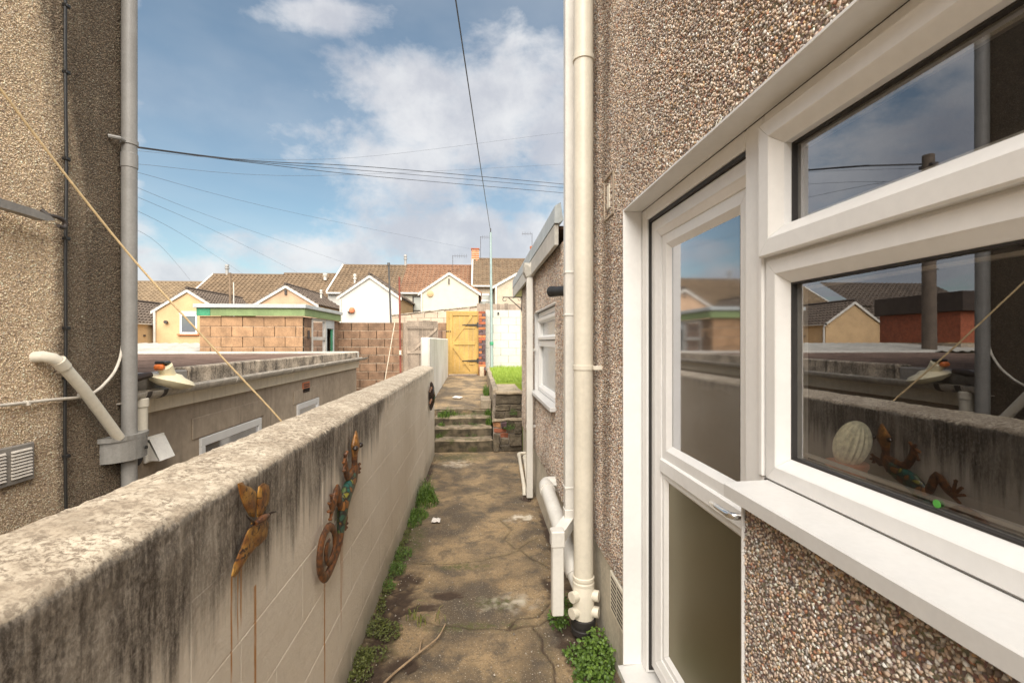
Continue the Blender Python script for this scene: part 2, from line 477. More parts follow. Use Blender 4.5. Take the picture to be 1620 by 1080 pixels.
# painted iron ornaments
m, N = new_mat('butterfly_wing_paint')
p = N.pos()
v = N.vor(N.scalev(p, (1, 1, .75)), 30, 'Distance', 'F1')
c = N.mix(N.mr(v, .2, .75), (.40, .205, .04), (.21, .08, .016))
c = N.mix(N.mr(N.noise(p, 34, 4, .6, 1.5), .54, .64), c, (.028, .012, .008))
c = N.mix(N.math('MULTIPLY', N.mr(N.noise(p, 55, 5, .7), .5, .62), .6), c, (.07, .03, .012))
c = N.mix(N.math('MULTIPLY', N.mr(N.vor(p, 95), .0, .25, 1., 0.), .8), c, (.04, .015, .01))
finish(N, c, .38, N.noise(p, 60, 4), .3, .006)
M['bfly'] = m
m, N = new_mat('lizard_rust_paint')
p = N.pos()
c = N.mix(N.mr(N.noise(p, 45, 5, .65), .38, .64), (.20, .075, .022), (.05, .025, .016))
c = N.mix(N.mr(N.vor(p, 110), .0, .3, .45, 0.), c, (.30, .15, .04))
finish(N, c, .4, N.noise(p, 90, 4), .35, .006)
M['liz_rust'] = m
m, N = new_mat('lizard_band_paint')
p = N.pos()
x, y, z = N.sep(p)
ph = N.sep(N.vor(N.scalev(p, (.6, 1., 1.)), 31, 'Color'))[0]
c = N.ramp(ph, [(0, (.035, .085, .055)), (.24, (.22, .20, .03)), (.46, (.08, .12, .04)), (.62, (.02, .10, .075)), (.8, (.24, .10, .025))], 'CONSTANT')
c = N.mix(N.mr(N.vor(N.scalev(p, (.6, 1., 1.)), 31, 'Distance', 'DISTANCE_TO_EDGE'), .03, .10, 1., 0.), c, (.02, .016, .014))
c = N.mix(N.mr(N.noise(p, 60, 4), .55, .7, 0., .8), c, (.05, .03, .02))
finish(N, c, .35, N.noise(p, 90, 4), .3, .006)
M['liz_band'] = m
M['liz_head'] = plain('lizard_head_paint', (.26, .115, .028), .4, .45, 40, 90, .3)
M['liz_dark'] = plain('lizard_eye', (.03, .02, .016), .2, .2)
M['cactus_skin'] = plain('pale_cactus', (.72, .72, .56), .8, .2, 90)
M['succulent'] = leaf_mat('rusty_succulent', (.16, .07, .02), (.40, .23, .07))
M['green_dot'] = plain('green_reflection', (.08, .34, .05), .5, .05)


# ------------------------------------------------------------------ geometry helpers
class MB:
    def __init__(self):
        self.v, self.f, self.tint = [], [], []

    def add(self, vs, fs, tint=0.):
        k = len(self.v)
        self.v += [tuple(q) for q in vs]
        self.f += [tuple(i + k for i in q) for q in fs]
        self.tint += [tint] * len(fs)
        return self

    def box(self, x0, x1, y0, y1, z0, z1, b=0., tint=0.):
        if b <= 0:
            vs = [(x, y, z) for x in (x0, x1) for y in (y0, y1) for z in (z0, z1)]
            return self.add(vs, [(0, 1, 3, 2), (4, 6, 7, 5), (0, 4, 5, 1), (2, 3, 7, 6), (0, 2, 6, 4), (1, 5, 7, 3)], tint)
        lo, hi = (x0, y0, z0), (x1, y1, z1)
        vs, ix = [], {}
        for sx in (0, 1):
            for sy in (0, 1):
                for sz in (0, 1):
                    s = (sx, sy, sz)
                    for a in range(3):
                        q = []
                        for k in range(3):
                            e = hi[k] if s[k] else lo[k]
                            q.append(e if k == a else (e - b if s[k] else e + b))
                        ix[s + (a,)] = len(vs)
                        vs.append(q)
        fs = []
        cen = Vector(((x0 + x1) / 2, (y0 + y1) / 2, (z0 + z1) / 2))
        for a in range(3):
            for sa in (0, 1):
                o1, o2 = [k for k in range(3) if k != a]
                face = []
                for (p1, p2) in ((0, 0), (1, 0), (1, 1), (0, 1)):
                    s = [0, 0, 0]
                    s[a], s[o1], s[o2] = sa, p1, p2
                    face.append(ix[tuple(s) + (a,)])
                fs.append(face)
        for a in range(3):
            o1, o2 = [k for k in range(3) if k != a]
            for p1 in (0, 1):
                for p2 in (0, 1):
                    def s(va):
                        t = [0, 0, 0]
                        t[a], t[o1], t[o2] = va, p1, p2
                        return tuple(t)
                    fs.append([ix[s(0) + (o1,)], ix[s(1) + (o1,)], ix[s(1) + (o2,)], ix[s(0) + (o2,)]])
        for sx in (0, 1):
            for sy in (0, 1):
                for sz in (0, 1):
                    fs.append([ix[(sx, sy, sz, k)] for k in range(3)])
        out = []
        for f in fs:
            P = [Vector(vs[i]) for i in f]
            nn = (P[1] - P[0]).cross(P[2] - P[0])
            c = sum(P, Vector()) / len(P)
            out.append(tuple(f) if nn.dot(c - cen) > 0 else tuple(reversed(f)))
        return self.add(vs, out, tint)

    def tube(self, pts, r, seg=10, caps=True, smooth=False, flat=None):
        pts = [Vector(p) for p in pts]
        if smooth:
            pts, r = spline(pts, r, smooth)
        rs = r if isinstance(r, (list, tuple)) else [r] * len(pts)
        k = len(self.v)
        ref = None
        vs, fs = [], []
        for i, p in enumerate(pts):
            t = (pts[min(i + 1, len(pts) - 1)] - pts[max(i - 1, 0)])
            t = t.normalized() if t.length > 1e-9 else Vector((0, 0, 1))
            if ref is None:
                ref = Vector((1, 0, 0)) if abs(t.x) < .9 else Vector((0, 1, 0))
            u = (ref - t * ref.dot(t)).normalized()
            w_ = t.cross(u)
            ref = u
            for j in range(seg):
                a = 2 * math.pi * j / seg
                q = p + (u * math.cos(a) + w_ * math.sin(a)) * rs[i]
                if flat:
                    q.x = p.x + (q.x - p.x) * flat
                vs.append(q)
        for i in range(len(pts) - 1):
            for j in range(seg):
                a, b = i * seg + j, i * seg + (j + 1) % seg
                fs.append((a, b, b + seg, a + seg))
        if caps:
            fs.append(tuple(range(seg - 1, -1, -1)))
            n = (len(pts) - 1) * seg
            fs.append(tuple(n + j for j in range(seg)))
        return self.add(vs, fs)

    def lathe(self, prof, loc=(0, 0, 0), mtx=None, seg=20):
        """profile of (radius, height) turned about z, then moved by mtx / loc"""
        vs, fs = [], []
        for r, h in prof:
            for j in range(seg):
                a = 2 * math.pi * j / seg
                q = Vector((r * math.cos(a), r * math.sin(a), h))
                if mtx is not None:
                    q = mtx @ q
                vs.append(q + Vector(loc))
        for i in range(len(prof) - 1):
            for j in range(seg):
                a, b = i * seg + j, i * seg + (j + 1) % seg
                fs.append((a, b, b + seg, a + seg))
        fs.append(tuple(range(seg - 1, -1, -1)))
        n = (len(prof) - 1) * seg
        fs.append(tuple(n + j for j in range(seg)))
        return self.add(vs, fs)

    def prism(self, poly, d):
        """closed polygon of 3-D points, extruded by vector d"""
        d = Vector(d)
        n = len(poly)
        vs = [Vector(p) for p in poly] + [Vector(p) + d for p in poly]
        fs = [tuple(range(n - 1, -1, -1)), tuple(range(n, 2 * n))]
        fs += [(i, (i + 1) % n, n + (i + 1) % n, n + i) for i in range(n)]
        return self.add(vs, fs)

    def quad(self, a, b, c, d_, tint=0.):
        return self.add([a, b, c, d_], [(0, 1, 2, 3)], tint)

    def mesh(self, name, mat, smooth=False, tint=False, fix=True):
        me = bpy.data.meshes.new(name)
        me.from_pydata(self.v, [], self.f)
        if tint:
            at = me.attributes.new('tint', 'FLOAT', 'FACE')
            at.data.foreach_set('value', self.tint)
        if fix:
            bm = bmesh.new()
            bm.from_mesh(me)
            bmesh.ops.recalc_face_normals(bm, faces=bm.faces)
            bm.to_mesh(me)
            bm.free()
        if smooth:
            me.shade_smooth()
            if smooth != 'all':
                try:
                    me.set_sharp_from_angle(angle=R(38))
                except Exception:
                    pass
        if mat is not None:
            me.materials.append(mat)
        return me

    def build(self, name, mat, parent=None, smooth=False, tint=False, fix=True, **tags):
        off = root_loc(parent)
        if off.length > 0:
            self.v = [(a - off.x, b - off.y, c - off.z) for a, b, c in self.v]
        o = bpy.data.objects.new(name, self.mesh(name, mat, smooth, tint, fix))
        C.objects.link(o)
        if parent is not None:
            o.parent = parent
        for k, v in tags.items():
            o[k] = v
        return o


def spline(pts, r, n):
    out, ro = [], []
    rs = r if isinstance(r, (list, tuple)) else [r] * len(pts)
    for i in range(len(pts) - 1):
        p0, p1, p2, p3 = pts[max(i - 1, 0)], pts[i], pts[i + 1], pts[min(i + 2, len(pts) - 1)]
        for k in range(n):
            t = k / n
            out.append(.5 * ((2 * p1) + (p2 - p0) * t + (2 * p0 - 5 * p1 + 4 * p2 - p3) * t * t + (3 * p1 - p0 - 3 * p2 + p3) * t ** 3))
            ro.append(rs[i] * (1 - t) + rs[i + 1] * t)
    out.append(pts[-1])
    ro.append(rs[-1])
    return out, ro


def root_loc(o):
    v = Vector((0, 0, 0))
    while o is not None:
        v += o.location
        o = o.parent
    return v


def thing(name, label, cat, loc=(0, 0, 0), group=None):
    o = bpy.data.objects.new(name, None)
    C.objects.link(o)
    o.location = loc
    o.empty_display_size = .1
    o['label'] = label
    o['category'] = cat
    if group:
        o['group'] = group
    return o


def piece(name, me, parent, loc):
    o = bpy.data.objects.new(name, me)
    C.objects.link(o)
    o.parent = parent
    o.location = Vector(loc) - root_loc(parent)
    return o


def roughen(o, cuts, amp, scale, flat_x=False):
    """subdivide a part and give it the uneven surface of old stone or concrete"""
    bm = bmesh.new()
    bm.from_mesh(o.data)
    bmesh.ops.triangulate(bm, faces=[f for f in bm.faces if len(f.verts) > 4])
    bmesh.ops.subdivide_edges(bm, edges=bm.edges, cuts=cuts, use_grid_fill=True)
    off = root_loc(o)
    for v in bm.verts:
        q = (v.co + off) * scale
        v.co += Vector(mnoise.noise_vector(q)) * amp + Vector(mnoise.noise_vector(q * 3.1)) * amp * .4
    bm.to_mesh(o.data)
    bm.free()


def box_part(name, mat, parent, *a, b=0., **t):
    return MB().box(*a, b=b).build(name, mat, parent, **t)


MESHES = {}


def block_wall(parent, axis, o, length, z0, rows, thick, mats, mortar, name='block', bl=.44, bh=.215, j=.01,
               topf=None, weights=None, bev=.006, proud=.006, skip=None, mortar_name='mortar_bed', recess=.008, jv=None):
    """bonded wall of single blocks along x or y; o is its low front corner, thickness runs away from the front (+y or -x)"""
    ox, oy = o
    jv = j if jv is None else jv
    mb = MB()
    rnd = random.Random(int(ox * 991 + oy * 77 + rows))
    for r in range(rows):
        z = z0 + r * (bh + j)
        u = -(bl + jv) * (.5 if r % 2 else 0.)
        while u < length - .02:
            a, b_ = max(u, 0.), min(u + bl, length)
            u += bl + jv
            if b_ - a < .04:
                continue
            if skip and skip((a + b_) / 2, z + bh / 2):
                continue
            zt = z + bh
            if topf:
                zt = min(zt, topf((a + b_) / 2))
                if zt - z < .03:
                    continue
            wd, hh = round(b_ - a, 3), round(zt - z, 3)
            mt = rnd.choices(mats, weights)[0]
            key = (name, axis, wd, hh, thick, mt.name, bev)
            if key not in MESHES:
                q = MB()
                if axis == 'x':
                    q.box(0, wd, 0, thick, 0, hh, bev)
                else:
                    q.box(-thick, 0, 0, wd, 0, hh, bev)
                MESHES[key] = q.mesh(name, mt, fix=False)
            pr = rnd.uniform(0, proud)
            loc = (ox + a, oy - pr, z) if axis == 'x' else (ox + pr, oy + a, z)
            piece(name, MESHES[key], parent, loc)
            m0, m1 = max(a - jv, 0), min(b_ + jv, length)
            g = recess
            if axis == 'x':
                mb.box(ox + m0, ox + m1, oy + g, oy + thick - g, z - (j if r else 0), zt - .004)
            else:
                mb.box(ox - thick + g, ox - g, oy + m0, oy + m1, z - (j if r else 0), zt - .004)
    mb.build(mortar_name, mortar, parent, fix=False)


def chips(name, parent, x0, nx, rects, size, palette, mat):
    """crushed stone chips thrown on a rendered wall lying in a plane of constant x"""
    P = []
    for (y0, y1, z0, z1) in rects:
        s = size * .93
        ny, nz = int((y1 - y0) / s), int((z1 - z0) / s)
        if ny < 1 or nz < 1:
            continue
        gy, gz = np.meshgrid(np.arange(ny), np.arange(nz), indexing='ij')
        y = y0 + (gy.ravel() + .5 + RNG.uniform(-.55, .55, ny * nz)) * (y1 - y0) / ny
        z = z0 + (gz.ravel() + .5 + RNG.uniform(-.55, .55, ny * nz)) * (z1 - z0) / nz
        P.append(np.stack([np.full(y.shape, x0), np.clip(y, y0 + .002, y1 - .002), np.clip(z, z0 + .002, z1 - .002)], 1))
    P = np.concatenate(P)
    n = len(P)
    base = np.array([[1, 0, 0], [-1, 0, 0], [0, 1, 0], [0, -1, 0], [0, 0, 1], [0, 0, -1]], float)
    V = np.repeat(base[None], n, 0) + RNG.normal(0, .22, (n, 6, 3))
    rad = size * RNG.uniform(.40, .80, (n, 1, 3)) * RNG.uniform(.75, 1.15, (n, 1, 1))
    V = V * rad
    q = RNG.normal(size=(n, 4))
    q /= np.linalg.norm(q, axis=1, keepdims=True)
    a, b, c, d_ = q.T
    Rm = np.stack([np.stack([1 - 2 * (c * c + d_ * d_), 2 * (b * c - a * d_), 2 * (b * d_ + a * c)], 1),
                   np.stack([2 * (b * c + a * d_), 1 - 2 * (b * b + d_ * d_), 2 * (c * d_ - a * b)], 1),
                   np.stack([2 * (b * d_ - a * c), 2 * (c * d_ + a * b), 1 - 2 * (b * b + c * c)], 1)], 1)
    V = np.einsum('nij,nkj->nki', Rm, V)
    V[:, :, 0] *= .75
    P = P.copy()
    P[:, 0] += nx * RNG.uniform(-.0015, .0025, n)
    V += P[:, None, :]
    V -= np.array(root_loc(parent))
    F = np.array([[0, 2, 4], [2, 1, 4], [1, 3, 4], [3, 0, 4], [2, 0, 5], [1, 2, 5], [3, 1, 5], [0, 3, 5]])
    FF = (F[None] + (np.arange(n) * 6)[:, None, None]).reshape(-1, 3)
    me = bpy.data.meshes.new(name)
    me.vertices.add(n * 6)
    me.vertices.foreach_set('co', V.reshape(-1).astype(np.float32))
    nf = len(FF)
    me.loops.add(nf * 3)
    me.loops.foreach_set('vertex_index', FF.reshape(-1).astype(np.int32))
    me.polygons.add(nf)
    me.polygons.foreach_set('loop_start', np.arange(0, nf * 3, 3, dtype=np.int32))
    me.polygons.foreach_set('loop_total', np.full(nf, 3, np.int32))
    me.update(calc_edges=True)
    cols, wts = np.array([p[:3] for p in palette]), np.array([p[3] for p in palette], float)
    k = RNG.choice(len(cols), n, p=wts / wts.sum())
    cc = cols[k] * RNG.uniform(.72, 1.25, (n, 1))
    cc = np.concatenate([np.clip(cc, 0, .9), np.ones((n, 1))], 1)
    at = me.attributes.new('stone', 'FLOAT_COLOR', 'POINT')
    at.data.foreach_set('color', np.repeat(cc[:, None], 6, 1).reshape(-1).astype(np.float32))
    me.materials.append(mat)
    o = bpy.data.objects.new(name, me)
    C.objects.link(o)
    o.parent = parent
    o['kind'] = 'stuff'
    return o


PAL = [(.86, .76, .65, 4.5), (.78, .62, .49, 5.5), (.68, .52, .40, 4.5), (.87, .83, .77, 3), (.52, .41, .345, 3), (.23, .185, .165, 2.4),
       (.48, .24, .15, 1.6), (.66, .45, .25, 1.2), (.45, .40, .365, 2.4)]
PAL_TAN = [(.84, .69, .50, 6), (.76, .60, .43, 5), (.60, .46, .33, 3), (.86, .75, .60, 2.2), (.36, .27, .20, 2.2)]


def ring(mb, y0, y1, z0, z1, w_, xf, xb, step=.022, gap=.0005):
    """four mitred bars of a window or door frame in a plane of constant x, facing -x; inner edge slopes to the glass"""
    prof = [(0, xb), (0, xf + .004), (.004, xf), (w_ * .60, xf), (w_ * .66, xf + .003), (w_, xf + step), (w_, xb)]
    cs = [(y0, z0, 1, 1), (y1, z0, -1, 1), (y1, z1, -1, -1), (y0, z1, 1, -1)]
    for i in range(4):
        a, b = cs[i], cs[(i + 1) % 4]
        t = Vector((0, b[0] - a[0], b[1] - a[1])).normalized() * gap
        va = [(x, a[0] + a[2] * q + t.y, a[1] + a[3] * q + t.z) for q, x in prof]
        vb = [(x, b[0] + b[2] * q - t.y, b[1] + b[3] * q - t.z) for q, x in prof]
        n = len(prof)
        mb.add(va + vb, [(k, (k + 1) % n, n + (k + 1) % n, n + k) for k in range(n)] +
               [tuple(range(n)), tuple(range(2 * n - 1, n - 1, -1))])
    return mb


# ================================================================== SETTING
MB().box(-220, 220, -60, 420, -.9, -.6).build('ground', M['ground'], kind='structure')
MB().box(-60, 60, 13.75, 60, -.6, .45).build('lane', M['ground'], kind='structure')

# ---- the concrete path in the alley, as an uneven sheet with real cracks
cracks = [[(-.36, 2.81), (-.22, 2.74), (-.12, 2.735), (-.02, 2.70), (.06, 2.705), (.17, 2.685), (.26, 2.715), (.35, 2.71), (.45, 2.80)],
          [(.31, 2.70), (.36, 2.60), (.345, 2.50), (.385, 2.38), (.37, 2.27), (.41, 2.15)],
          [(-.50, 3.53), (-.35, 3.50), (-.18, 3.505), (0, 3.53), (.1, 3.58), (.22, 3.615), (.33, 3.70)],
          [(.33, 3.70), (.39, 3.56), (.46, 3.47), (.53, 3.36)], [(.30, 3.72), (.22, 3.9), (.29, 4.1), (.2, 4.35)],
          [(.33, 3.72), (.42, 3.85), (.50, 3.9)], [(-.1, 5.0), (.1, 5.1), (.3, 5.05)], [(.17, 2.69), (.24, 2.78), (.36, 2.79), (.45, 2.93)]]
depth_c = [.016, .010, .007, .012, .006, .006, .005, .012]


def seg_dist(px, py, a, b):
    vx, vy = b[0] - a[0], b[1] - a[1]
    t = np.clip(((px - a[0]) * vx + (py - a[1]) * vy) / (vx * vx + vy * vy), 0, 1)
    return np.hypot(px - a[0] - t * vx, py - a[1] - t * vy)


xs = np.linspace(-.66, .74, 150)
ys = np.concatenate([np.arange(-2, 1.9, .15), np.arange(1.9, 4.3, .008), np.arange(4.3, 7.06, .02)])
GX, GY = np.meshgrid(xs, ys)
shp = GX.shape
nz = np.zeros(shp)
nf = np.zeros(shp)
n3 = np.zeros(shp)
for i in range(shp[0]):
    for j in range(shp[1]):
        x, y = GX[i, j], GY[i, j]
        nz[i, j] = mnoise.noise((x * 2.2, y * 2.2, 1.)) + .5 * mnoise.noise((x * 6, y * 6, 4.))
        nf[i, j] = mnoise.noise((x * 16, y * 16, 2.)) + .6 * mnoise.noise((x * 38, y * 38, 7.))
        n3[i, j] = mnoise.noise((x * 7, y * 7, 11.))
Z = nz * .005 + nf * .0016
wx, wy = GX + n3 * .012, GY + nf * .012
soil = np.zeros(shp)
moss = np.zeros(shp)
lime = np.zeros(shp)
for ln, dp in zip(cracks, depth_c):
    dd = np.min([seg_dist(wx, wy, a, b) for a, b in zip(ln[:-1], ln[1:])], 0)
    wdt = .0065 + .006 * n3 + .004 * nf
    Z -= 1.3 * dp * np.clip(1 - dd / np.maximum(wdt, .003), 0, 1) ** .7
    soil = np.maximum(soil, np.clip(1.25 - dd / np.maximum(wdt * 1.1, .005), 0, 1) * min(1, dp / .010))
    moss = np.maximum(moss, np.clip(1 - dd / .05, 0, 1) * .22)
Z += .006 * np.clip((2.70 + n3 * .03 - GY) / .02, 0, 1) * (GX > -.35) * -1.


def patch(cx, cy, rx, ry, soft=.6, rot=0.):
    c_, s_ = math.cos(rot), math.sin(rot)
    u = ((GX - cx) * c_ + (GY - cy) * s_) / rx
    v = (-(GX - cx) * s_ + (GY - cy) * c_) / ry
    return np.clip((1.0 - np.hypot(u, v) + .45 * nf + .35 * n3) / soft, 0, 1)


for a in [(-.19, 3.07, .12, .055, .3, .15), (-.36, 2.93, .13, .06, .4), (-.50, 3.05, .14, .22), (-.56, 2.75, .13, .30, .5), (-.50, 3.30, .12, .16, .6), (-.38, 2.42, .11, .07, .35),
          (-.56, 2.30, .20, .20, .5), (-.60, 2.9, .10, .5, .6), (-.60, 3.6, .05, .5), (-.62, 4.6, .06, .6), (.50, 4.86, .07, .10, .3), (.55, 2.55, .14, .32, .5), (-.62, 5.8, .05, 1.0, .6),
          (.50, 3.1, .08, .16, .5), (.60, 3.9, .05, .9, .6)]:
    s = patch(*a)
    soil = np.maximum(soil, s)
    Z -= s * .010
for a in [(-.55, 2.62, .12, .20), (-.1, 3.45, .22, .07), (-.05, 2.72, .3, .05), (.12, 2.95, .2, .1), (-.55, 3.9, .12, .5), (.1, 2.2, .3, .1), (-.3, 6.7, .5, .3)]:
    moss = np.maximum(moss, patch(*a) * .75)
for a in [(.43, 4.36, .13, .09, .5), (-.30, 6.35, .22, .25, .9), (.33, 4.30, .12, .05, .8), (.18, 2.95, .22, .13, 1.4)]:
    lime = np.maximum(lime, patch(*a))
k = len(xs)
vs = np.stack([GX.ravel(), GY.ravel(), Z.ravel()], 1)
fs = [(i * k + j, i * k + j + 1, (i + 1) * k + j + 1, (i + 1) * k + j) for i in range(shp[0] - 1) for j in range(k - 1)]
me = bpy.data.meshes.new('concrete_path')
me.from_pydata(vs.tolist(), [], fs)
for nm, arr in (('soil', soil), ('moss', moss), ('lime', lime)):
    at = me.attributes.new(nm, 'FLOAT', 'POINT')
    at.data.foreach_set('value', np.clip(arr, 0, 1).ravel().astype(np.float32))
me.materials.append(M['path'])
me.shade_smooth()
po = bpy.data.objects.new('concrete_path', me)
C.objects.link(po)
po['kind'] = 'structure'
MB().box(-.64, .72, -2, 7.05, -.58, -.06).build('path_bed', M['soil'], kind='structure')

# ---- upper path behind the steps, rising to the gate
ub = MB()
nx_, ny_ = 24, 90
vs = []
for j in range(ny_ + 1):
    for i in range(nx_ + 1):
        x = -.84 + i * 1.06 / nx_
        y = 7.82 + j * 5.5 / ny_
        vs.append((x, y, .52 + .17 * (y - 7.82) / 5.5 + .012 * mnoise.noise((x * 3, y * 2, 0)) + .004 * mnoise.noise((x * 12, y * 9, 3))))
ub.add(vs, [(j * (nx_ + 1) + i, j * (nx_ + 1) + i + 1, (j + 1) * (nx_ + 1) + i + 1, (j + 1) * (nx_ + 1) + i) for j in range(ny_) for i in range(nx_)])
ub.box(-.84, .22, 7.82, 13.32, -.6, .50)
ub.build('upper_path', M['path'], smooth=True, kind='structure')

# ---- raised lawn with its concrete edging strip
MB().box(.31, 6., 8.42, 13.58, -.6, .905).build('lawn', M['turf'], kind='structure')
MB().box(.31, .66, 7.12, 8.41, -.6, .885, .01).build('garden_edging', M['stone_pale'], kind='structure')
gb = MB()
for i in range(9000):
    y = 8.45 + 5.1 * random.random() ** 1.3
    x = .32 + 1.1 * random.random()
    h = random.uniform(.025, .055) * (1.8 if y > 13.3 else 1)
    a = random.uniform(0, 6.28)
    dx_, dy_ = math.cos(a) * .005, math.sin(a) * .005
    lx, ly = random.gauss(0, .012), random.gauss(0, .012)
    gb.add([(x - dx_, y - dy_, .903), (x + dx_, y + dy_, .903), (x + lx, y + ly, .903 + h)], [(0, 1, 2)], random.random())
gb.build('grass', M['blade'], tint=True, fix=False, kind='stuff')

# ================================================================== OUR HOUSE (right)
house = thing('rendered_house', 'pebble-dashed house wall on the right with white glazed door and window', 'house', (.68, 0, 0))
WX = .68
T = .14
wb = MB()
OPT, DOORY0, DOORY1, WINY0, SILLZ = 2.262, 1.155, 2.132, -.5, 1.255
wb.box(WX, WX + T, DOORY1, 3.40, .49, 4.2)
wb.box(WX, WX + T, WINY0, DOORY1, OPT, 4.2)
wb.box(WX, WX + T, WINY0, DOORY0, .49, SILLZ)
wb.box(WX, WX + T, -2.6, WINY0, .49, 4.2)
wall = wb.build('wall', M['dash_base'], house, fix=False)
wb = MB()
wb.box(5.0, 5.1, -2.6, 3.40, -.1, 4.2)
wb.box(WX + T, 5.0, -2.6, -2.5, -.1, 4.2)
wb.box(WX + T, 5.0, 3.30, 3.40, -.1, 4.2)
wb.build('rear_walls', M['render_beige'], house)
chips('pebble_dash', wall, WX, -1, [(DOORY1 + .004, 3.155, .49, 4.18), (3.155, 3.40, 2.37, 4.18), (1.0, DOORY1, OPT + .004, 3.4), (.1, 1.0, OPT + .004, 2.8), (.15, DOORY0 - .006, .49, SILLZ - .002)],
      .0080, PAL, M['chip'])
pb = MB()
pb.box(WX + .012, WX + T, DOORY1, 3.40, -.1, .487)
pb.box(WX + .012, WX + T, -2.6, DOORY0, -.1, .487)
pb.box(WX + .012, WX + T, DOORY0, DOORY1, -.1, .15)
plinth = pb.build('plinth', M['plinth'], house)
MB().box(.66, 5.2, -2.7, 3.42, 4.2, 4.35, .01).build('roof', M['tile_dark'], house)  # unseen eaves set low so more sky light reaches the left walls
# vent grille in the plinth
gr = MB().box(WX - .004, WX + .011, 2.145, 2.37, .275, .475, .003).build('vent_grille', M['grille'], house)
for r in range(2):
    sl_ = MB()
    for q in range(8):
        z = .294 + q * .0215
        y0 = 2.16 + r * .10
        sl_.box(WX - .0052, WX - .003, y0, y0 + .088, z, z + .010)
    sl_.build('louvre', M['iron'], gr)
# sealed square patch above the door
pt = MB()
py0, py1, pz0, pz1 = 2.30, 2.475, 2.29, 2.515
for a in [(py0, py1, pz1 - .012, pz1), (py0, py1, pz0, pz0 + .012), (py0, py0 + .012, pz0 + .012, pz1 - .012), (py1 - .012, py1, pz0 + .012, pz1 - .012)]:
    pt.box(WX - .009, WX, *a, .002)
MB_patch = pt.build('mortar_surround', M['mortar'], house)
MB().box(WX - .007, WX + .001, py0 + .07, py0 + .12, pz0 + .05, pz1 - .05, .003).build('vent_cap', M['grille'], MB_patch)

# reveal lining and corner bead
tr = MB()
tr.box(WX - .012, .757, WINY0, DOORY1 - .012, OPT - .012, OPT - .002, .002)
tr.box(WX - .012, .757, DOORY1 - .011, DOORY1 - .001, .155, OPT - .002, .002)
tr.build('reveal_lining', M['upvc'], house)
MB().box(WX - .008, WX + .05, DOORY0 - .005, DOORY0 + .001, .15, SILLZ - .003, .001).build('corner_bead', M['upvc'], house)

FX, BX = .755, .83
# --- window
win = MB().box(FX, BX, 1.192, 1.278, .16, 2.25, .004)
win.box(FX, BX, WINY0, 1.190, 2.185, 2.25, .003)
win.box(FX + .004, BX, WINY0, 1.190, 1.825, 1.885, .003)
win.box(FX + .008, BX, 1.150, 1.190, 1.292, 1.824, .003)
win.box(FX + .008, BX, 1.150, 1.190, 1.886, 2.184, .003)
win.box(FX - .006, FX + .03, 1.187, 1.206, 1.292, 2.22, .004)
window = win.build('window', M['upvc'], house)
ring(MB(), .05, 1.182, 1.868, 2.215, .072, FX - .022, BX - .01, .024).build('vent_sash', M['upvc'], window)
ring(MB(), .05, 1.178, 1.291, 1.862, .066, FX - .004, BX - .01, .026).build('fixed_sash', M['upvc'], window)
gk = MB()
for (z0, z1, y1) in ((1.940, 2.143, 1.110), (1.357, 1.796, 1.112)):
    for a in [(.118, y1, z0, z0 + .004), (.118, y1, z1 - .004, z1), (y1 - .004, y1, z0 + .004, z1 - .004)]:
        gk.box(.776, .790, *a)
gk.build('gasket', M['rubber'], window)
sp = MB()
for (z0, z1, y1) in ((1.952, 2.131, 1.098), (1.370, 1.784, 1.099)):
    for a in [(.13, y1, z0, z0 + .007), (.13, y1, z1 - .007, z1), (y1 - .007, y1, z0 + .007, z1 - .007)]:
        sp.box(.796, .806, *a)
sp.build('spacer_bar', M['flue'], window)
MB().box(.789, .793, .112, 1.112, 1.357, 1.797).build('pane', M['glass'], window, fix=False)
MB().box(.787, .791, .112, 1.112, 1.939, 2.144).build('pane', M['glass'], window, fix=False)
sm = MB()
sm.prism([(.632, 1.166, 1.252), (.632, 1.166, 1.283), (.636, 1.166, 1.287), (FX + .02, 1.166, 1.2915), (FX + .02, 1.166, 1.262), (.662, 1.166, 1.262), (.662, 1.166, 1.252)],
         (0, -1.66, 0))
sm.build('sill', M['sillwhite'], window)
MB().lathe([(.0, -.001), (.007, -.001), (.007, 0), (0, 0)], (.7865, .750, 1.371), Matrix.Rotation(R(90), 3, 'Y'), 14).build('reflection_dot', M['green_dot'], window)  # small green disc on the pane, a reflection dot put in as colour
# --- door
door = ring(MB(), 1.245, 2.046, .20, 2.182, .078, FX + .018, BX + .02, .012).build('door', M['upvc'], house)
fr = MB().box(FX, BX, 2.056, 2.119, .16, 2.25, .004)
fr.box(FX, BX, 1.279, 2.055, 2.196, 2.25, .004)
fr.build('door_frame', M['upvc'], house)
ds = MB().box(FX + .008, BX + .01, 2.0462, 2.0535, .18, 2.1955)
ds.box(FX + .008, BX + .01, 1.28, 2.0460, 2.1822, 2.1955)
ds.build('draught_seal', M['rubber'], house)
MB().box(FX - .0055, FX + .02, .05, 1.180, 1.2876, 1.2908).build('sill_joint', M['iron'], window)
ring(MB(), 1.315, 1.966, 1.145, 2.108, .074, FX + .034, BX + .02, .020).build('glazing_bead', M['upvc'], door)
ring(MB(), 1.315, 1.972, .275, 1.092, .044, FX + .036, BX + .02, .016).build('glazing_bead', M['upvc'], door)
MB().box(FX + .024, BX + .02, 1.318, 1.969, 1.088, 1.150, .006).build('mid_rail', M['upvc'], door)
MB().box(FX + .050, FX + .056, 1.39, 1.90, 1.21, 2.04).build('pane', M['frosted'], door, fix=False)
MB().box(FX + .050, FX + .056, 1.35, 1.94, .31, 1.055).build('pane', M['frosted_low'], door, fix=False)
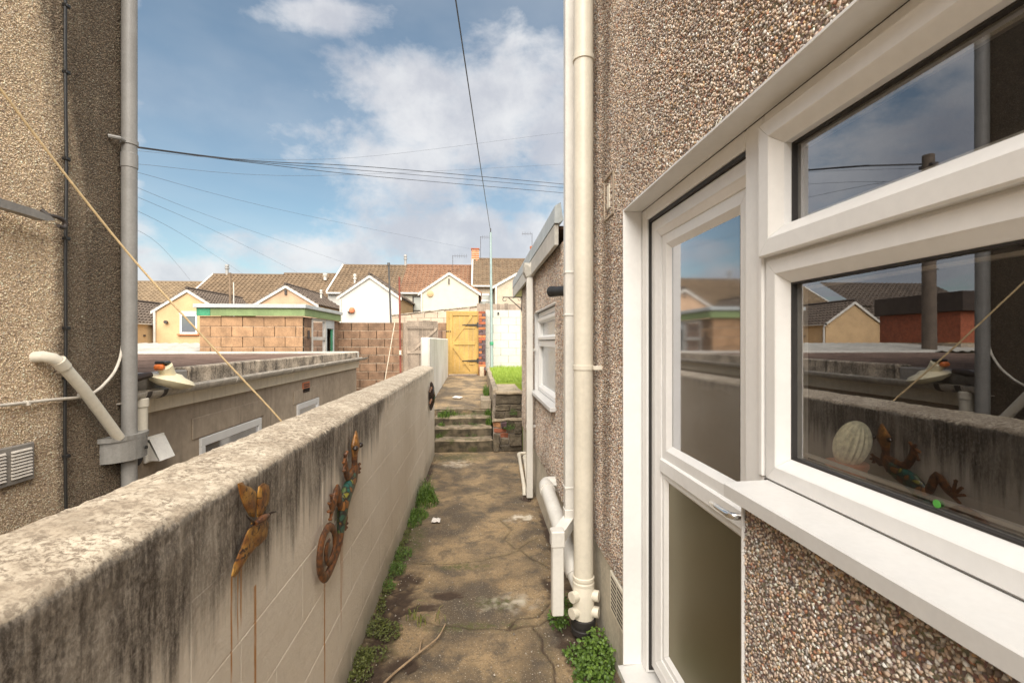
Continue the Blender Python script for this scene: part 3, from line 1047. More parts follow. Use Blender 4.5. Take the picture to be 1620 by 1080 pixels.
hd = MB().tube([(.762, 1.27, 1.155), (.722, 1.275, 1.156), (.712, 1.30, 1.156), (.714, 1.36, 1.153), (.722, 1.405, 1.148), (.728, 1.42, 1.146)],
               [.010, .010, .010, .009, .008, .006], 10, smooth=4)
hd.box(.760, .772, 1.255, 1.285, 1.08, 1.23, .004)
hd.build('handle', M['chrome'], door, smooth=True)
MB().prism([(.645, DOORY1 - .002, .118), (.645, DOORY1 - .002, .148), (.76, DOORY1 - .002, .158), (.80, DOORY1 - .002, .158), (.80, DOORY1 - .002, .118)],
           (0, -.97, 0)).build('threshold', M['sillwhite'], door)
# --- room behind the window
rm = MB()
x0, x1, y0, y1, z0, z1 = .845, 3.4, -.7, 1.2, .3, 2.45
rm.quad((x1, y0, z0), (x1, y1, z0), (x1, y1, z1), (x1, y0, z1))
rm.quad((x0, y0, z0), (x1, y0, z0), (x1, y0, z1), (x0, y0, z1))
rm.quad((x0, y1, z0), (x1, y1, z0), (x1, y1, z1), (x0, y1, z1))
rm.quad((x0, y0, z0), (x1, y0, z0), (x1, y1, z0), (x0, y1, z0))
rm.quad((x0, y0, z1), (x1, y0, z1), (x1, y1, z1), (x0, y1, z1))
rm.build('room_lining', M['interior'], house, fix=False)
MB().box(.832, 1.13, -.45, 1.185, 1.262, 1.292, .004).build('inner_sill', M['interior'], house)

# cactus and succulents on the inner sill
cz = thing('cactus', 'pale ribbed barrel cactus behind the glass of the large window', 'cactus', (.90, 1.09, 1.292))
cb = MB()
seg, rows_ = 108, 16
vs = []
for i in range(rows_ + 1):
    t = i / rows_
    a = math.pi * t
    for j in range(seg):
        ph = 2 * math.pi * j / seg
        r = .034 * math.sin(a) * (1 + .07 * math.cos(ph * 18)) + .001
        q = Matrix.Rotation(R(24), 3, 'X') @ Vector((r * math.cos(ph), r * math.sin(ph), .062 * (1 - math.cos(a)) - .005))
        vs.append((.90 + q.x, 1.092 + q.y, 1.350 + q.z))
cb.add(vs, [(i * seg + j, i * seg + (j + 1) % seg, (i + 1) * seg + (j + 1) % seg, (i + 1) * seg + j) for i in range(rows_) for j in range(seg)])
cb.build('ribbed_body', M['cactus_skin'], cz, smooth=True)
MB().lathe([(.030, 0), (.034, .002), (.042, .052), (.045, .052), (.045, .062), (.038, .062)], (.90, 1.085, 1.293), seg=18).build('pot', M['terracotta'], cz, smooth=True)
# ================================================================== FLAT-ROOFED EXTENSION (right, further on)
ext = thing('flat_roof_extension', 'pebble-dashed flat-roofed extension with small white window beyond the drainpipes', 'extension', (.60, 3.45, 0))
EX = .60
wb = MB()
ew = dict(y0=3.62, y1=4.93, z0=1.13, z1=1.955)
wb.box(EX, EX + T, 3.402, ew['y0'], .50, 2.36)
wb.box(EX, WX - .002, 3.16, 3.4015, .50, 2.36)
wb.box(EX, EX + T, ew['y1'], 6.43, .50, 2.36)
wb.box(EX, EX + T, ew['y0'], ew['y1'], .50, ew['z0'])
wb.box(EX, EX + T, ew['y0'], ew['y1'], ew['z1'], 2.36)
ewall = wb.build('wall', M['dash_base'], ext, fix=False)
MB().box(EX + T, 5, 6.30, 6.43, -.1, 2.36).build('end_wall', M['dash_base'], ext)
chips('pebble_dash', ewall, EX, -1, [(3.16, ew['y0'] - .003, .50, 2.36), (ew['y1'] + .003, 6.43, .50, 2.36),
                                     (ew['y0'], ew['y1'], .50, ew['z0'] - .01), (ew['y0'], ew['y1'], ew['z1'] + .003, 2.36)], .0095, PAL, M['chip'])
MB().box(EX + .012, EX + T, 3.45, 6.425, -.1, .498).build('plinth', M['plinth'], ext)
MB().box(EX - .03, 5., 3.41, 7.35, 2.475, 2.50).build('roof', M['felt'], ext)
MB().box(EX - .06, EX - .03, 3.30, 7.40, 2.335, 2.485, .003).build('fascia', M['white_trim'], ext)
MB().prism([(EX - .064, 3.28, 2.488), (EX - .060, 3.28, 2.61), (EX - .02, 3.28, 2.635), (EX, 3.28, 2.51), (EX - .03, 3.28, 2.488)], (0, 4.12, 0)).build('edge_trim', M['lead'], ext)
MB().box(EX - .03, 1.4, 6.43, 7.38, 2.355, 2.375).build('soffit', M['fascia_cream'], ext)
ewin = ring(MB(), ew['y0'] + .004, ew['y1'] - .004, ew['z0'] + .012, ew['z1'] - .012, .06, EX + .03, EX + .11, .02)
ewin.box(EX + .032, EX + .10, ew['y0'] + .065, ew['y1'] - .065, 1.60, 1.66, .004)
ewin = ewin.build('window', M['upvc'], ext)
ring(MB(), ew['y0'] + .06, ew['y1'] - .06, 1.665, ew['z1'] - .07, .045, EX + .018, EX + .10, .018).build('sash', M['upvc'], ewin)
MB().box(EX + .07, EX + .075, ew['y0'] + .1, ew['y1'] - .1, 1.70, ew['z1'] - .11).build('pane', M['pale_glass'], ewin, fix=False)
MB().box(EX + .07, EX + .075, ew['y0'] + .06, ew['y1'] - .06, ew['z0'] + .07, 1.60).build('pane', M['pale_glass'], ewin, fix=False)
MB().box(EX - .05, EX + .09, ew['y0'] - .03, ew['y1'] + .05, ew['z0'] - .028, ew['z0'] + .008, .004).build('sill', M['sillwhite'], ewin)
tb = MB()
tb.box(EX - .006, EX + .03, ew['y1'] - .004, ew['y1'] + .006, ew['z0'], ew['z1'], .002)
tb.box(EX - .006, EX + .03, ew['y0'], ew['y1'] - .005, ew['z1'] - .006, ew['z1'] + .004, .002)
tb.build('reveal_lining', M['upvc'], ewin)

# ---- pipes
sp_ = thing('soil_pipe', 'tall round cream soil pipe between the door and the square downpipe', 'drainpipe', (.59, 2.60, 0))
MB().tube([(.59, 2.60, .10), (.59, 2.60, 4.3)], .055, 26).build('pipe', M['cream_pipe'], sp_, smooth=True)
for z in (3.22, .315, .285):
    hgt = .035 if z > 1 else .022
    MB().lathe([(.056, 0), (.061, .004), (.061, hgt - .004), (.056, hgt)], (.59, 2.60, z), seg=26).build('collar', M['cream_pipe'], sp_, smooth=True)
MB().lathe([(.055, 0), (.060, .003), (.060, .19), (.055, .2)], (.59, 2.60, .095), seg=26).build('socket', M['cream_pipe'], sp_, smooth=True)
MB().lathe([(.058, 0), (.068, .004), (.068, .03), (.062, .034), (.062, .05), (.068, .054), (.068, .085), (.06, .09)], (.59, 2.60, .015), seg=26).build('rubber_coupling', M['rubber'], sp_, smooth=True)
bk = MB().lathe([(.0555, 0), (.0595, .002), (.0595, .026), (.0555, .028)], (.59, 2.60, 1.49), seg=26)
bk.box(.63, .685, 2.525, 2.551, 1.492, 1.515, .003)
bk.build('bracket', M['cream_pipe'], sp_, smooth=True)
for (a, z) in ((-150, .235), (-150, .145), (-28, .235), (-28, .145)):
    dv = Vector((math.cos(R(a)), math.sin(R(a)), 0))
    c_ = Vector((.59, 2.60, z))
    MB().tube([c_ + dv * .045, c_ + dv * .088], .030, 16).build('branch_boss', M['cream_pipe'], sp_, smooth=True)
wp = thing('waste_pipe', 'fat white pipe running along the extension wall into the cream soil pipe', 'pipe', (.52, 3.0, .5))
MB().tube([(.61, 3.62, .545), (.555, 3.62, .545), (.53, 3.615, .543), (.518, 3.59, .541), (.516, 3.55, .540), (.52, 3.0, .475), (.53, 2.82, .40), (.56, 2.69, .31), (.585, 2.63, .25)],
          .052, 20).build('pipe', M['white_pipe'], wp, smooth=True)
MB().tube([(.517, 3.53, .539), (.5172, 3.47, .534)], .058, 20).build('elbow_collar', M['white_pipe'], wp, smooth=True)
MB().tube([(.547, 2.73, .345), (.562, 2.685, .305)], .058, 20).build('branch_collar', M['white_pipe'], wp, smooth=True)
MB().tube([(.56, 3.57, .55), (.615, 3.55, .55)], .012, 10).build('clip', M['white_pipe'], wp, smooth=True)


def sqpipe(mb, pts, s):
    h = s / 2
    for a, b in zip(pts[:-1], pts[1:]):
        a, b = Vector(a), Vector(b)
        v = b - a
        if abs(v.z) >= max(abs(v.x), abs(v.y)) * 1.5:
            u, w_ = Vector((1, 0, 0)), Vector((0, 1, 0))
        else:
            u = Vector((v.y, -v.x, 0)).normalized()
            w_ = Vector((0, 0, 1))
        P = [a + u * sx * h + w_ * sy * h for sx, sy in ((-1, -1), (1, -1), (1, 1), (-1, 1))]
        Q = [b + u * sx * h + w_ * sy * h for sx, sy in ((-1, -1), (1, -1), (1, 1), (-1, 1))]
        mb.add(P + Q, [(0, 1, 2, 3), (7, 6, 5, 4), (0, 4, 5, 1), (1, 5, 6, 2), (2, 6, 7, 3), (3, 7, 4, 0)])
    return mb


dp = thing('square_downpipe', 'white square downpipe standing close behind the round cream soil pipe', 'drainpipe', (.543, 2.75, 0))
MB().box(.510, .576, 2.722, 2.788, .56, 4.3, .005).build('pipe', M['white_pipe'], dp)
for z in (.56, .78, 1.80, 2.05):
    MB().box(.5065, .5795, 2.7185, 2.7915, z, z + (.10 if z < .6 else .014), .003).build('joint', M['white_pipe'], dp)
sqpipe(MB(), [(.543, 2.755, .585), (.44, 2.60, .545)], .066).build('offset_bend', M['white_pipe'], dp)
MB().box(.402, .478, 2.555, 2.63, .51, .60, .006).build('shoe_collar', M['white_pipe'], dp)
MB().box(.408, .472, 2.560, 2.625, .13, .515, .005).build('outlet', M['white_pipe'], dp)
dp2 = thing('extension_downpipe', 'white square downpipe with hopper head on the extension corner', 'drainpipe', (.535, 4.88, 0))
MB().box(.502, .567, 4.845, 4.91, .02, 2.33, .005).build('pipe', M['white_pipe'], dp2)
MB().prism([(.497, 4.84, 2.32), (.572, 4.84, 2.32), (.60, 4.80, 2.37), (.60, 4.80, 2.46), (.465, 4.80, 2.46), (.465, 4.80, 2.37)], (0, .13, 0)).build('hopper', M['white_trim'], dp2)
for z in (.75, 1.55):
    MB().box(.497, .598, 4.87, 4.885, z, z + .025, .002).build('clip', M['white_pipe'], dp2)
for i, (x, y0, y1, z, lb) in enumerate([(.52, 4.99, 6.05, .20, 'thin cream waste pipe low on the extension wall, the outer of two'),
                                        (.565, 5.02, 5.75, .24, 'thin cream waste pipe low on the extension wall, the inner of two')]):
    t_ = thing('small_waste_pipe', lb, 'pipe', (x, y0, 0), 'thin waste pipes on the extension')
    MB().tube([(.62, y1, z), (x + .03, y1, z), (x, y1 - .03, z), (x - .03, y0 + .05, z - .10), (x - .03, y0, z - .14), (x - .03, y0 - .01, .01)], .021, 12).build('pipe', M['cream_pipe'], t_, smooth=True)
    MB().tube([(x, y1 - .05, z - .002), (x - .002, y1 - .10, z - .008)], .026, 12).build('socket', M['cream_pipe'], t_, smooth=True)

# ---- black spotlight and hanging bracket on the extension
lt = thing('security_light', 'black tubular security lamp poking out from behind the pipes above the extension window', 'lamp', (.66, 2.93, 1.95))
MB().tube([(.585, 2.94, 1.972), (.505, 3.10, 1.984)], .033, 18).build('housing', M['black'], lt, smooth=True)
MB().tube([(.515, 3.08, 1.982), (.490, 3.13, 1.986)], [.034, .038], 18).build('hood', M['black'], lt, smooth=True)
MB().tube([(.56, 2.98, 1.96), (.60, 2.93, 1.93), (.67, 2.93, 1.93)], .014, 10).build('arm', M['black'], lt, smooth=True)
MB().box(.662, .681, 2.89, 2.97, 1.89, 1.97, .004).build('mount', M['black'], lt)
hb = thing('basket_bracket', 'black scrolled hanging-basket bracket at the far corner of the extension', 'bracket', (.60, 6.40, 2.1))
MB().box(.587, .600, 6.39, 6.42, 2.07, 2.27, .002).build('back_plate', M['iron'], hb)
MB().tube([(.59, 6.40, 2.255), (.33, 6.40, 2.255)], .007, 8).build('arm', M['iron'], hb)
MB().tube([(.59, 6.40, 2.09), (.41, 6.40, 2.25)], .006, 8).build('brace', M['iron'], hb)
MB().tube([(.36 - .035 * math.sin(a) * (1 - a / 9), 6.40, 2.222 + .033 * math.cos(a) * (1 - a / 9)) for a in [i * .4 for i in range(14)]], .005, 6).build('scroll', M['iron'], hb)
MB().tube([(.56 + .02 * math.sin(a), 6.40, 2.232 + .02 * math.cos(a)) for a in [i * .5 for i in range(11)]], .004, 6).build('scroll', M['iron'], hb)

# ================================================================== LEFT BOUNDARY WALL
bw = thing('boundary_wall', 'long low painted block wall streaked black along the left side of the path', 'wall', (-.64, 0, 0))
block_wall(bw, 'y', (-.64, -2.0), 8.88, -.055, 5, .26, [M['wall_paint']], M['wall_paint'], bev=.0012, j=.006, bh=.22, proud=.0006, mortar_name='mortar_bed', recess=.0007, jv=.0016)
prof = []
for x, z in [(-.640, 1.0655), (-.640, 1.252)]:
    prof.append((x, z))
for a in range(0, 100, 15):
    prof.append((-.668 + .028 * math.cos(R(a)), 1.256 + .028 * math.sin(R(a))))
prof += [(-.72, 1.294), (-.80, 1.302)]
for a in range(80, 200, 20):
    prof.append((-.85 + .052 * math.cos(R(a)), 1.247 + .052 * math.sin(R(a))))
prof += [(-.902, 1.072)]
cp = MB()
yy = list(np.arange(-2, .3, .1)) + list(np.arange(.3, 3.5, .014)) + list(np.arange(3.5, 6.881, .04))
fine_prof = []
for a, b in zip(prof[:-1], prof[1:]):
    n = max(1, int(math.dist(a, b) / .012))
    fine_prof += [(a[0] + (b[0] - a[0]) * i / n, a[1] + (b[1] - a[1]) * i / n) for i in range(n)]
fine_prof.append(prof[-1])
pn = len(fine_prof)
cen = Vector((-.77, 0, 1.18))
vs = []
for y in yy:
    for x, z in fine_prof:
        q = Vector((x, y, z))
        nn = Vector((x - cen.x, 0, z - cen.z)).normalized()
        amp = max(0, min(1, (z - 1.10) / .10))
        h = .004 * mnoise.noise(q * 3.0) + .0028 * mnoise.noise(q * 14) + .0026 * mnoise.noise(q * 42) + .0022 * mnoise.noise(q * 95)
        end = max(0, (y - 6.80) / .08)
        vs.append(q + nn * (h * amp - end * end * .03 * amp))
cp.add(vs, [(i * pn + j, i * pn + j + 1, (i + 1) * pn + j + 1, (i + 1) * pn + j) for i in range(len(yy) - 1) for j in range(pn - 1)])
k = (len(yy) - 1) * pn
cp.add([vs[k + j] for j in range(pn)], [tuple(range(pn))])
cp.build('coping', M['wall_top'], bw, smooth='all')

# ---- ornaments on the wall
def bulge(mb, poly, x0, th, dome):
    """convex-ish outline on the wall plane with a raised middle"""
    n = len(poly)
    cy_, cz_ = sum(p[0] for p in poly) / n, sum(p[1] for p in poly) / n
    vs, fs = [], []
    for k_, (s_, h_) in enumerate([(1., 0.), (1., th), (.78, th + dome * .6), (.45, th + dome)]):
        for (y, z) in poly:
            vs.append((x0 + h_, cy_ + (y - cy_) * s_, cz_ + (z - cz_) * s_))
    for r in range(3):
        for i in range(n):
            fs.append((r * n + i, r * n + (i + 1) % n, (r + 1) * n + (i + 1) % n, (r + 1) * n + i))
    fs.append(tuple(3 * n + i for i in range(n)))
    fs.append(tuple(range(n - 1, -1, -1)))
    mb.add(vs, fs)
    return mb


bf = thing('butterfly_ornament', 'rusty orange and brown metal butterfly hung on the boundary wall', 'ornament', (-.637, 1.35, 1.15))
for nm, pl_, xo in [('upper_wing', [(1.269, 1.28), (1.287, 1.278), (1.303, 1.264), (1.335, 1.249), (1.362, 1.229), (1.369, 1.211), (1.365, 1.185), (1.358, 1.158), (1.335, 1.17), (1.303, 1.207), (1.284, 1.239)], .010),
                    ('upper_wing', [(1.369, 1.217), (1.376, 1.238), (1.404, 1.24), (1.434, 1.224), (1.442, 1.204), (1.438, 1.177), (1.412, 1.159), (1.39, 1.153), (1.365, 1.156)], .014),
                    ('lower_wing', [(1.342, 1.148), (1.369, 1.145), (1.412, 1.135), (1.434, 1.113), (1.434, 1.092), (1.419, 1.074), (1.369, 1.072), (1.340, 1.085), (1.330, 1.12)], .014),
                    ('lower_wing', [(1.342, 1.148), (1.356, 1.12), (1.369, 1.072), (1.322, 1.066), (1.284, 1.052), (1.249, 1.045), (1.238, 1.054), (1.249, 1.076), (1.284, 1.102), (1.316, 1.13)], .010)]:
    bulge(MB(), pl_, -.638 + xo, .004, .006).build(nm, M['bfly'], bf, smooth=True)
MB().tube([(-.612, 1.335, 1.149), (-.608, 1.36, 1.152), (-.608, 1.39, 1.147), (-.612, 1.412, 1.144)], [.006, .010, .009, .005], 10, smooth=3).build('body', M['liz_rust'], bf, smooth=True)
for pts in ([(-.612, 1.41, 1.145), (-.606, 1.425, 1.147), (-.604, 1.445, 1.142)], [(-.616, 1.335, 1.15), (-.614, 1.31, 1.17), (-.618, 1.297, 1.186)],
            [(-.616, 1.335, 1.148), (-.614, 1.29, 1.15), (-.620, 1.269, 1.12)]):
    MB().tube(pts, [.0035, .003, .002], 6, smooth=3).build('antenna', M['liz_dark'], bf, smooth=True)

lz = thing('lizard_ornament', 'painted metal lizard with spiral tail climbing the boundary wall', 'ornament', (-.63, 2.2, .95))
LX = -.614
def wy(pts, x=LX):
    return [(x, a, b) for a, b in pts]
MB().tube(wy([(2.398, 1.203), (2.396, 1.171), (2.388, 1.131), (2.380, 1.100), (2.374, 1.075)]), [.004, .026, .046, .034, .024], 14, smooth=4, flat=.42).build('head', M['liz_head'], lz, smooth=True)
MB().tube(wy([(2.374, 1.082), (2.374, 1.05), (2.372, 1.012), (2.335, .975)]), [.024, .022, .030, .036], 14, smooth=4, flat=.6).build('neck', M['liz_rust'], lz, smooth=True)
MB().tube(wy([(2.345, .985), (2.29, .962), (2.225, .940), (2.182, .910), (2.170, .883), (2.156, .845), (2.140, .808), (2.132, .79)]),
          [.036, .042, .046, .044, .040, .034, .028, .026], 16, smooth=4, flat=.55).build('body', M['liz_band'], lz, smooth=True)
MB().tube(wy([(2.134, .797), (2.111, .759), (2.047, .724), (1.97, .702), (1.919, .706), (1.873, .753), (1.862, .821), (1.897, .872), (1.97, .889), (2.036, .849),
              (2.059, .789), (2.031, .750), (1.97, .744), (1.937, .781), (1.947, .822), (1.985, .832)]),
          [.026, .024, .022, .021, .020, .020, .019, .019, .018, .017, .016, .015, .014, .013, .012, .006], 12, smooth=4, flat=.6).build('tail', M['liz_rust'], lz, smooth=True)
for lp, toes in [([(2.36, 1.02), (2.27, 1.005), (2.225, 1.06), (2.215, 1.115)], [(2.18, 1.10), (2.185, 1.06), (2.20, 1.13), (2.23, 1.135)]),
                 ([(2.175, .895), (2.13, .93), (2.094, 1.005), (2.045, .96), (2.02, .935)], [(1.975, .985), (1.965, .955), (1.985, .915), (2.00, 1.01)]),
                 ([(2.375, 1.005), (2.41, .99), (2.445, 1.005)], [(2.46, 1.02), (2.465, .995), (2.45, .98)]),
                 ([(2.165, .86), (2.20, .855), (2.215, .83), (2.205, .81)], [(2.215, .79), (2.195, .79), (2.225, .805)])]:
    g = MB().tube(wy(lp, LX - .002), [.022] * (len(lp) - 1) + [.012], 10, smooth=3, flat=.55)
    for ty, tz in toes:
        g.tube([(LX - .002, lp[-1][0], lp[-1][1]), (LX + .002, ty, tz)], [.010, .007], 6, flat=.8)
        g.lathe([(0, -.008), (.008, -.004), (.009, .002), (0, .008)], (LX + .002, ty, tz), seg=8)
    g.build('leg', M['liz_rust'], lz, smooth=True)
for (ey, ez) in ((2.335, 1.128), (2.437, 1.122)):
    MB().lathe([(.002, -.013), (.010, -.009), (.014, 0), (.010, .009), (.002, .013)], (LX + .014, ey, ez), seg=12).build('eye', M['liz_dark'], lz, smooth=True)

o3 = thing('lizard_ornament', 'small green metal lizard hung near the far end of the boundary wall', 'ornament', (-.63, 6.1, .95))
MB().tube([(-.61, 6.1, 1.12), (-.60, 6.12, 1.05), (-.60, 6.06, .97), (-.60, 6.12, .88), (-.61, 6.08, .80), (-.615, 6.14, .76)], [.02, .045, .05, .05, .03, .008], 10, smooth=3, flat=.7).build('body', M['liz_dark'], o3, smooth=True)
MB().tube([(-.585, 6.1, 1.03), (-.575, 6.08, .95), (-.585, 6.12, .86)], [.02, .035, .02], 10, smooth=3, flat=.6).build('back', M['liz_band'], o3, smooth=True)
for s_, z in ((-1, 1.03), (1, 1.0), (-1, .88), (1, .86)):
    MB().tube([(-.61, 6.1, z), (-.60, 6.1 + s_ * .09, z + .03), (-.615, 6.1 + s_ * .14, z - .02)], [.02, .015, .01], 8).build('leg', M['liz_rust'], o3, smooth=True)

# ================================================================== STEPS, RETAINING WALL
st = thing('garden_steps', 'four worn mossy concrete steps at the end of the path', 'steps', (-.2, 7.0, 0))
lv = [7.0, 7.27, 7.54, 7.82]
tops = [.188, .318, .435, .525]
for i in range(4):
    y1 = lv[i + 1] if i < 3 else 7.98
    o_ = box_part('step', M['step'], st, -.66 - .03 * i, .215, lv[i], y1 - .002, -.1, tops[i], b=.022)
    roughen(o_, 5, .016, 5.)
bs = MB().box(.035, .212, 7.86, 8.5, .45, .668, .012).build('loose_step', M['concrete_block'], kind='structure')
bs['kind'] = ''
del bs['kind']
bs['label'] = 'single concrete block step on the upper path beside the lawn'
bs['category'] = 'step'
roughen(bs, 4, .008, 7.)
rw = thing('retaining_wall', 'rough stone and brick retaining wall below the lawn at the right of the steps', 'wall', (.43, 7.0, 0))
for (x0, x1, z0, z1, mt, nm) in [(.33, .645, 0, .085, 'stone_dark', 'stone'), (.222, .315, 0, .265, 'stone_dark', 'stone'), (.325, .45, .095, .19, 'stone_dark', 'stone'),
                                 (.46, .648, .092, .255, 'stone_dark', 'stone'), (.325, .45, .20, .265, 'brick_old', 'brick'), (.225, .42, .275, .345, 'brick_old', 'brick'),
                                 (.225, .335, .36, .44, 'brick_worn', 'brick'), (.345, .42, .355, .44, 'brick_purple', 'brick'), (.43, .53, .265, .35, 'stone_dark', 'stone'),
                                 (.54, .648, .265, .44, 'stone_dark', 'stone'), (.43, .53, .36, .44, 'stone_dark', 'stone'), (.215, .648, .45, .495, 'concrete_block', 'ledge_slab'),
                                 (.235, .385, .505, .60, 'stone_dark', 'stone'), (.395, .648, .505, .61, 'stone_dark', 'stone'), (.25, .47, .615, .70, 'stone_dark', 'stone'),
                                 (.48, .648, .62, .70, 'stone_dark', 'stone'), (.265, .648, .71, .845, 'stone_dark', 'stone')]:
    o_ = box_part(nm, M[mt], rw, x0, x1, 7.0 + random.uniform(-.045, .03), 7.11, z0, z1, b=.010)
    roughen(o_, 3, .016, 10.)
MB().box(.22, .66, 7.03, 7.12, -.05, .85).build('mortar_bed', M['mortar_dark'], rw)
o_ = box_part('coping_slab', M['stone_pale'], rw, .255, .66, 6.97, 7.36, .855, .905, b=.014)
roughen(o_, 5, .014, 7.)
o_ = box_part('side_wall', M['concrete_block'], rw, .222, .31, 7.12, 13.2, .40, .915, b=.012)
roughen(o_, 8, .022, 4.)

# ================================================================== WHITE GARDEN WALLS
gw = MB().box(-1.0, -.845, 8.2, 13.15, -.3, 1.72, .02).build('white_garden_wall', M['garden_white'])
gw['label'] = 'tall white-painted wall on the left of the upper path, standing past the steps'
gw['category'] = 'wall'
lw = thing('white_lawn_wall', 'bright white painted block wall behind the patch of lawn', 'wall', (.2, 13.58, 0))
block_wall(lw, 'x', (.205, 13.60), 1.02, .80, 8, .12, [M['render_white']], M['render_white'], bev=.004, j=.006, proud=.002)
MB().box(1.226, 4, 13.62, 13.72, .80, 2.5).build('side_panel', M['render_beige'], lw)
MB().box(.55, .60, 13.57, 13.61, 2.43, 2.50, .006).build('lamp_cap', M['iron'], lw)

# ---- yellow gate
gt = thing('yellow_gate', 'new yellow timber ledged and braced gate at the top of the path', 'gate', (-.45, 13.4, .68))
for i in range(6):
    x = -.80 + i * .1295
    box_part('plank', M['gate_yellow'], gt, x + .002, x + .1275, 13.42, 13.44, .72, 2.44, b=.003)
for nm, a in [('post', (-.915, -.835, 13.39, 13.46, .69, 2.515)), ('post', (-.028, .0, 13.39, 13.46, .69, 2.515)), ('head', (-.834, -.029, 13.40, 13.46, 2.455, 2.515)),
              ('stile', (-.832, -.735, 13.395, 13.418, .72, 2.45)), ('rail', (-.733, -.03, 13.395, 13.418, 2.385, 2.45)), ('rail', (-.733, -.10, 13.395, 13.418, 1.55, 1.655)),
              ('rail', (-.733, -.03, 13.395, 13.418, .72, .80))]:
    box_part(nm, M['gate_yellow'], gt, *a, b=.004)
for (a, b) in (((-.74, 1.655), (-.20, 2.385)), ((-.74, 1.55), (-.18, .80))):
    A, B_ = Vector((a[0], 0, a[1])), Vector((b[0], 0, b[1]))
    n_ = (B_ - A).normalized().cross(Vector((0, 1, 0))) * .04
    MB().prism([(A + n_ + Vector((0, 13.398, 0))), (B_ + n_ + Vector((0, 13.398, 0))), (B_ - n_ + Vector((0, 13.398, 0))), (A - n_ + Vector((0, 13.398, 0)))], (0, .02, 0)).build('brace', M['gate_yellow'], gt)
for z in (2.12, 1.10):
    hg = MB().prism([(-.03, 13.388, z - .03), (-.03, 13.388, z + .03), (-.46, 13.388, z + .010), (-.46, 13.388, z - .010)], (0, .008, 0))
    hg.box(-.045, .0, 13.382, 13.39, z - .07, z + .07)
    hg.build('strap_hinge', M['black'], gt)
    box_part('stop_rail', M['gate_yellow'], gt, -.44, -.10, 13.400, 13.419, z - .10, z - .07)
for x in (-.90, -.86, -.80):
    MB().lathe([(.002, -.02), (.018, -.012), (.018, .012), (.002, .02)], (x, 13.385, 1.94), Matrix.Rotation(R(90), 3, 'X'), 8).build('latch', M['black'], gt)
box_part('threshold', M['brick_purple'], gt, -.90, .02, 13.33, 13.46, .60, .692)

# ---- brick piers
pr = thing('brick_pier', 'red and purple brick pier on the right of the yellow gate', 'pier', (.1, 13.4, 0))
block_wall(pr, 'x', (.004, 13.36), .196, .62, 25, .2, [M['brick_red'], M['brick_orange'], M['brick_purple']], M['mortar_dark'], 'brick', .196, .065, .011, weights=[4, 3, 4], bev=.004, proud=.012)
pr2 = thing('brick_pier', 'short brick pier between the grey gate and the yellow gate', 'pier', (-1.03, 13.4, 0))
block_wall(pr2, 'x', (-1.145, 13.36), .225, .60, 7, .2, [M['block_brown'], M['brick_red'], M['block_dark']], M['mortar_dark'], 'brick', .225, .215, .012, weights=[3, 2, 3], bev=.006, proud=.012)
bk_ = box_part('loose_block', M['stone_pale'], None, .03, .16, 13.12, 13.32, .66, .93, b=.01)
bk_['label'] = 'pale upright stone block at the foot of the brick gate pier'
bk_['category'] = 'stone'
roughen(bk_, 3, .008, 9.)

# ---- grey gate
gg = thing('grey_gate', 'weathered grey plank gate with diagonal brace left of the yellow gate', 'gate', (-1.6, 13.4, .4))
for i in range(8):
    x = -2.02 + i * .1075
    box_part('plank', M['gate_grey'], gg, x + .003, x + .1045, 13.43, 13.45, .45, 2.235 + random.uniform(-.012, .012), b=.002)
box_part('rail', M['gate_grey'], gg, -2.02, -1.16, 13.405, 13.43, 2.0, 2.09, b=.003)
box_part('rail', M['gate_grey'], gg, -2.02, -1.16, 13.405, 13.43, 1.30, 1.39, b=.003)
MB().prism([(-1.92, 13.40, 1.375), (-1.86, 13.40, 1.345), (-1.175, 13.40, 1.975), (-1.175, 13.40, 2.06)], (0, .022, 0)).build('brace', M['gate_grey'], gg)
box_part('post', M['gate_grey'], gg, -2.105, -2.035, 13.40, 13.47, .2, 2.19, b=.004)

# ---- brown block wall behind the outbuilding
bb = thing('brown_block_wall', 'bare brown block wall left of the grey gate', 'wall', (-3., 13.3, 0))
block_wall(bb, 'x', (-3.98, 13.34), 1.86, -.33, 11, .12, [M['block_brown']], M['mortar'], bl=.44, j=.014, proud=.008, recess=.004)

# ---- fence and wall in the lane beyond
fn = thing('board_fence', 'weathered grey board fence showing above the white lawn wall', 'fence', (.6, 14.1, 0))
for i in range(13):
    x = -.045 + i * .118
    box_part('board', M['gate_grey'], fn, x, x + .112, 14.1, 14.12, .45, 2.80 + random.uniform(-.03, .03), b=.002)
for z in (1.0, 2.3):
    box_part('rail', M['gate_grey'], fn, -.045, 1.49, 14.122, 14.16, z, z + .08)
lwall = thing('lane_wall', 'pale block wall with a sloping top across the lane behind the gates', 'wall', (-1.3, 16.5, .45))
block_wall(lwall, 'x', (-3.0, 16.5), 3.3, .45, 11, .2, [M['block_lane']], M['mortar'], topf=lambda u: 2.53 + u * .112, proud=.01)
MB().prism([(-3.02, 16.46, 2.545), (.30, 16.46, 2.915), (.30, 16.46, 2.945), (-3.02, 16.46, 2.575)], (0, .28, 0)).build('coping', M['kerb_conc'], lwall)

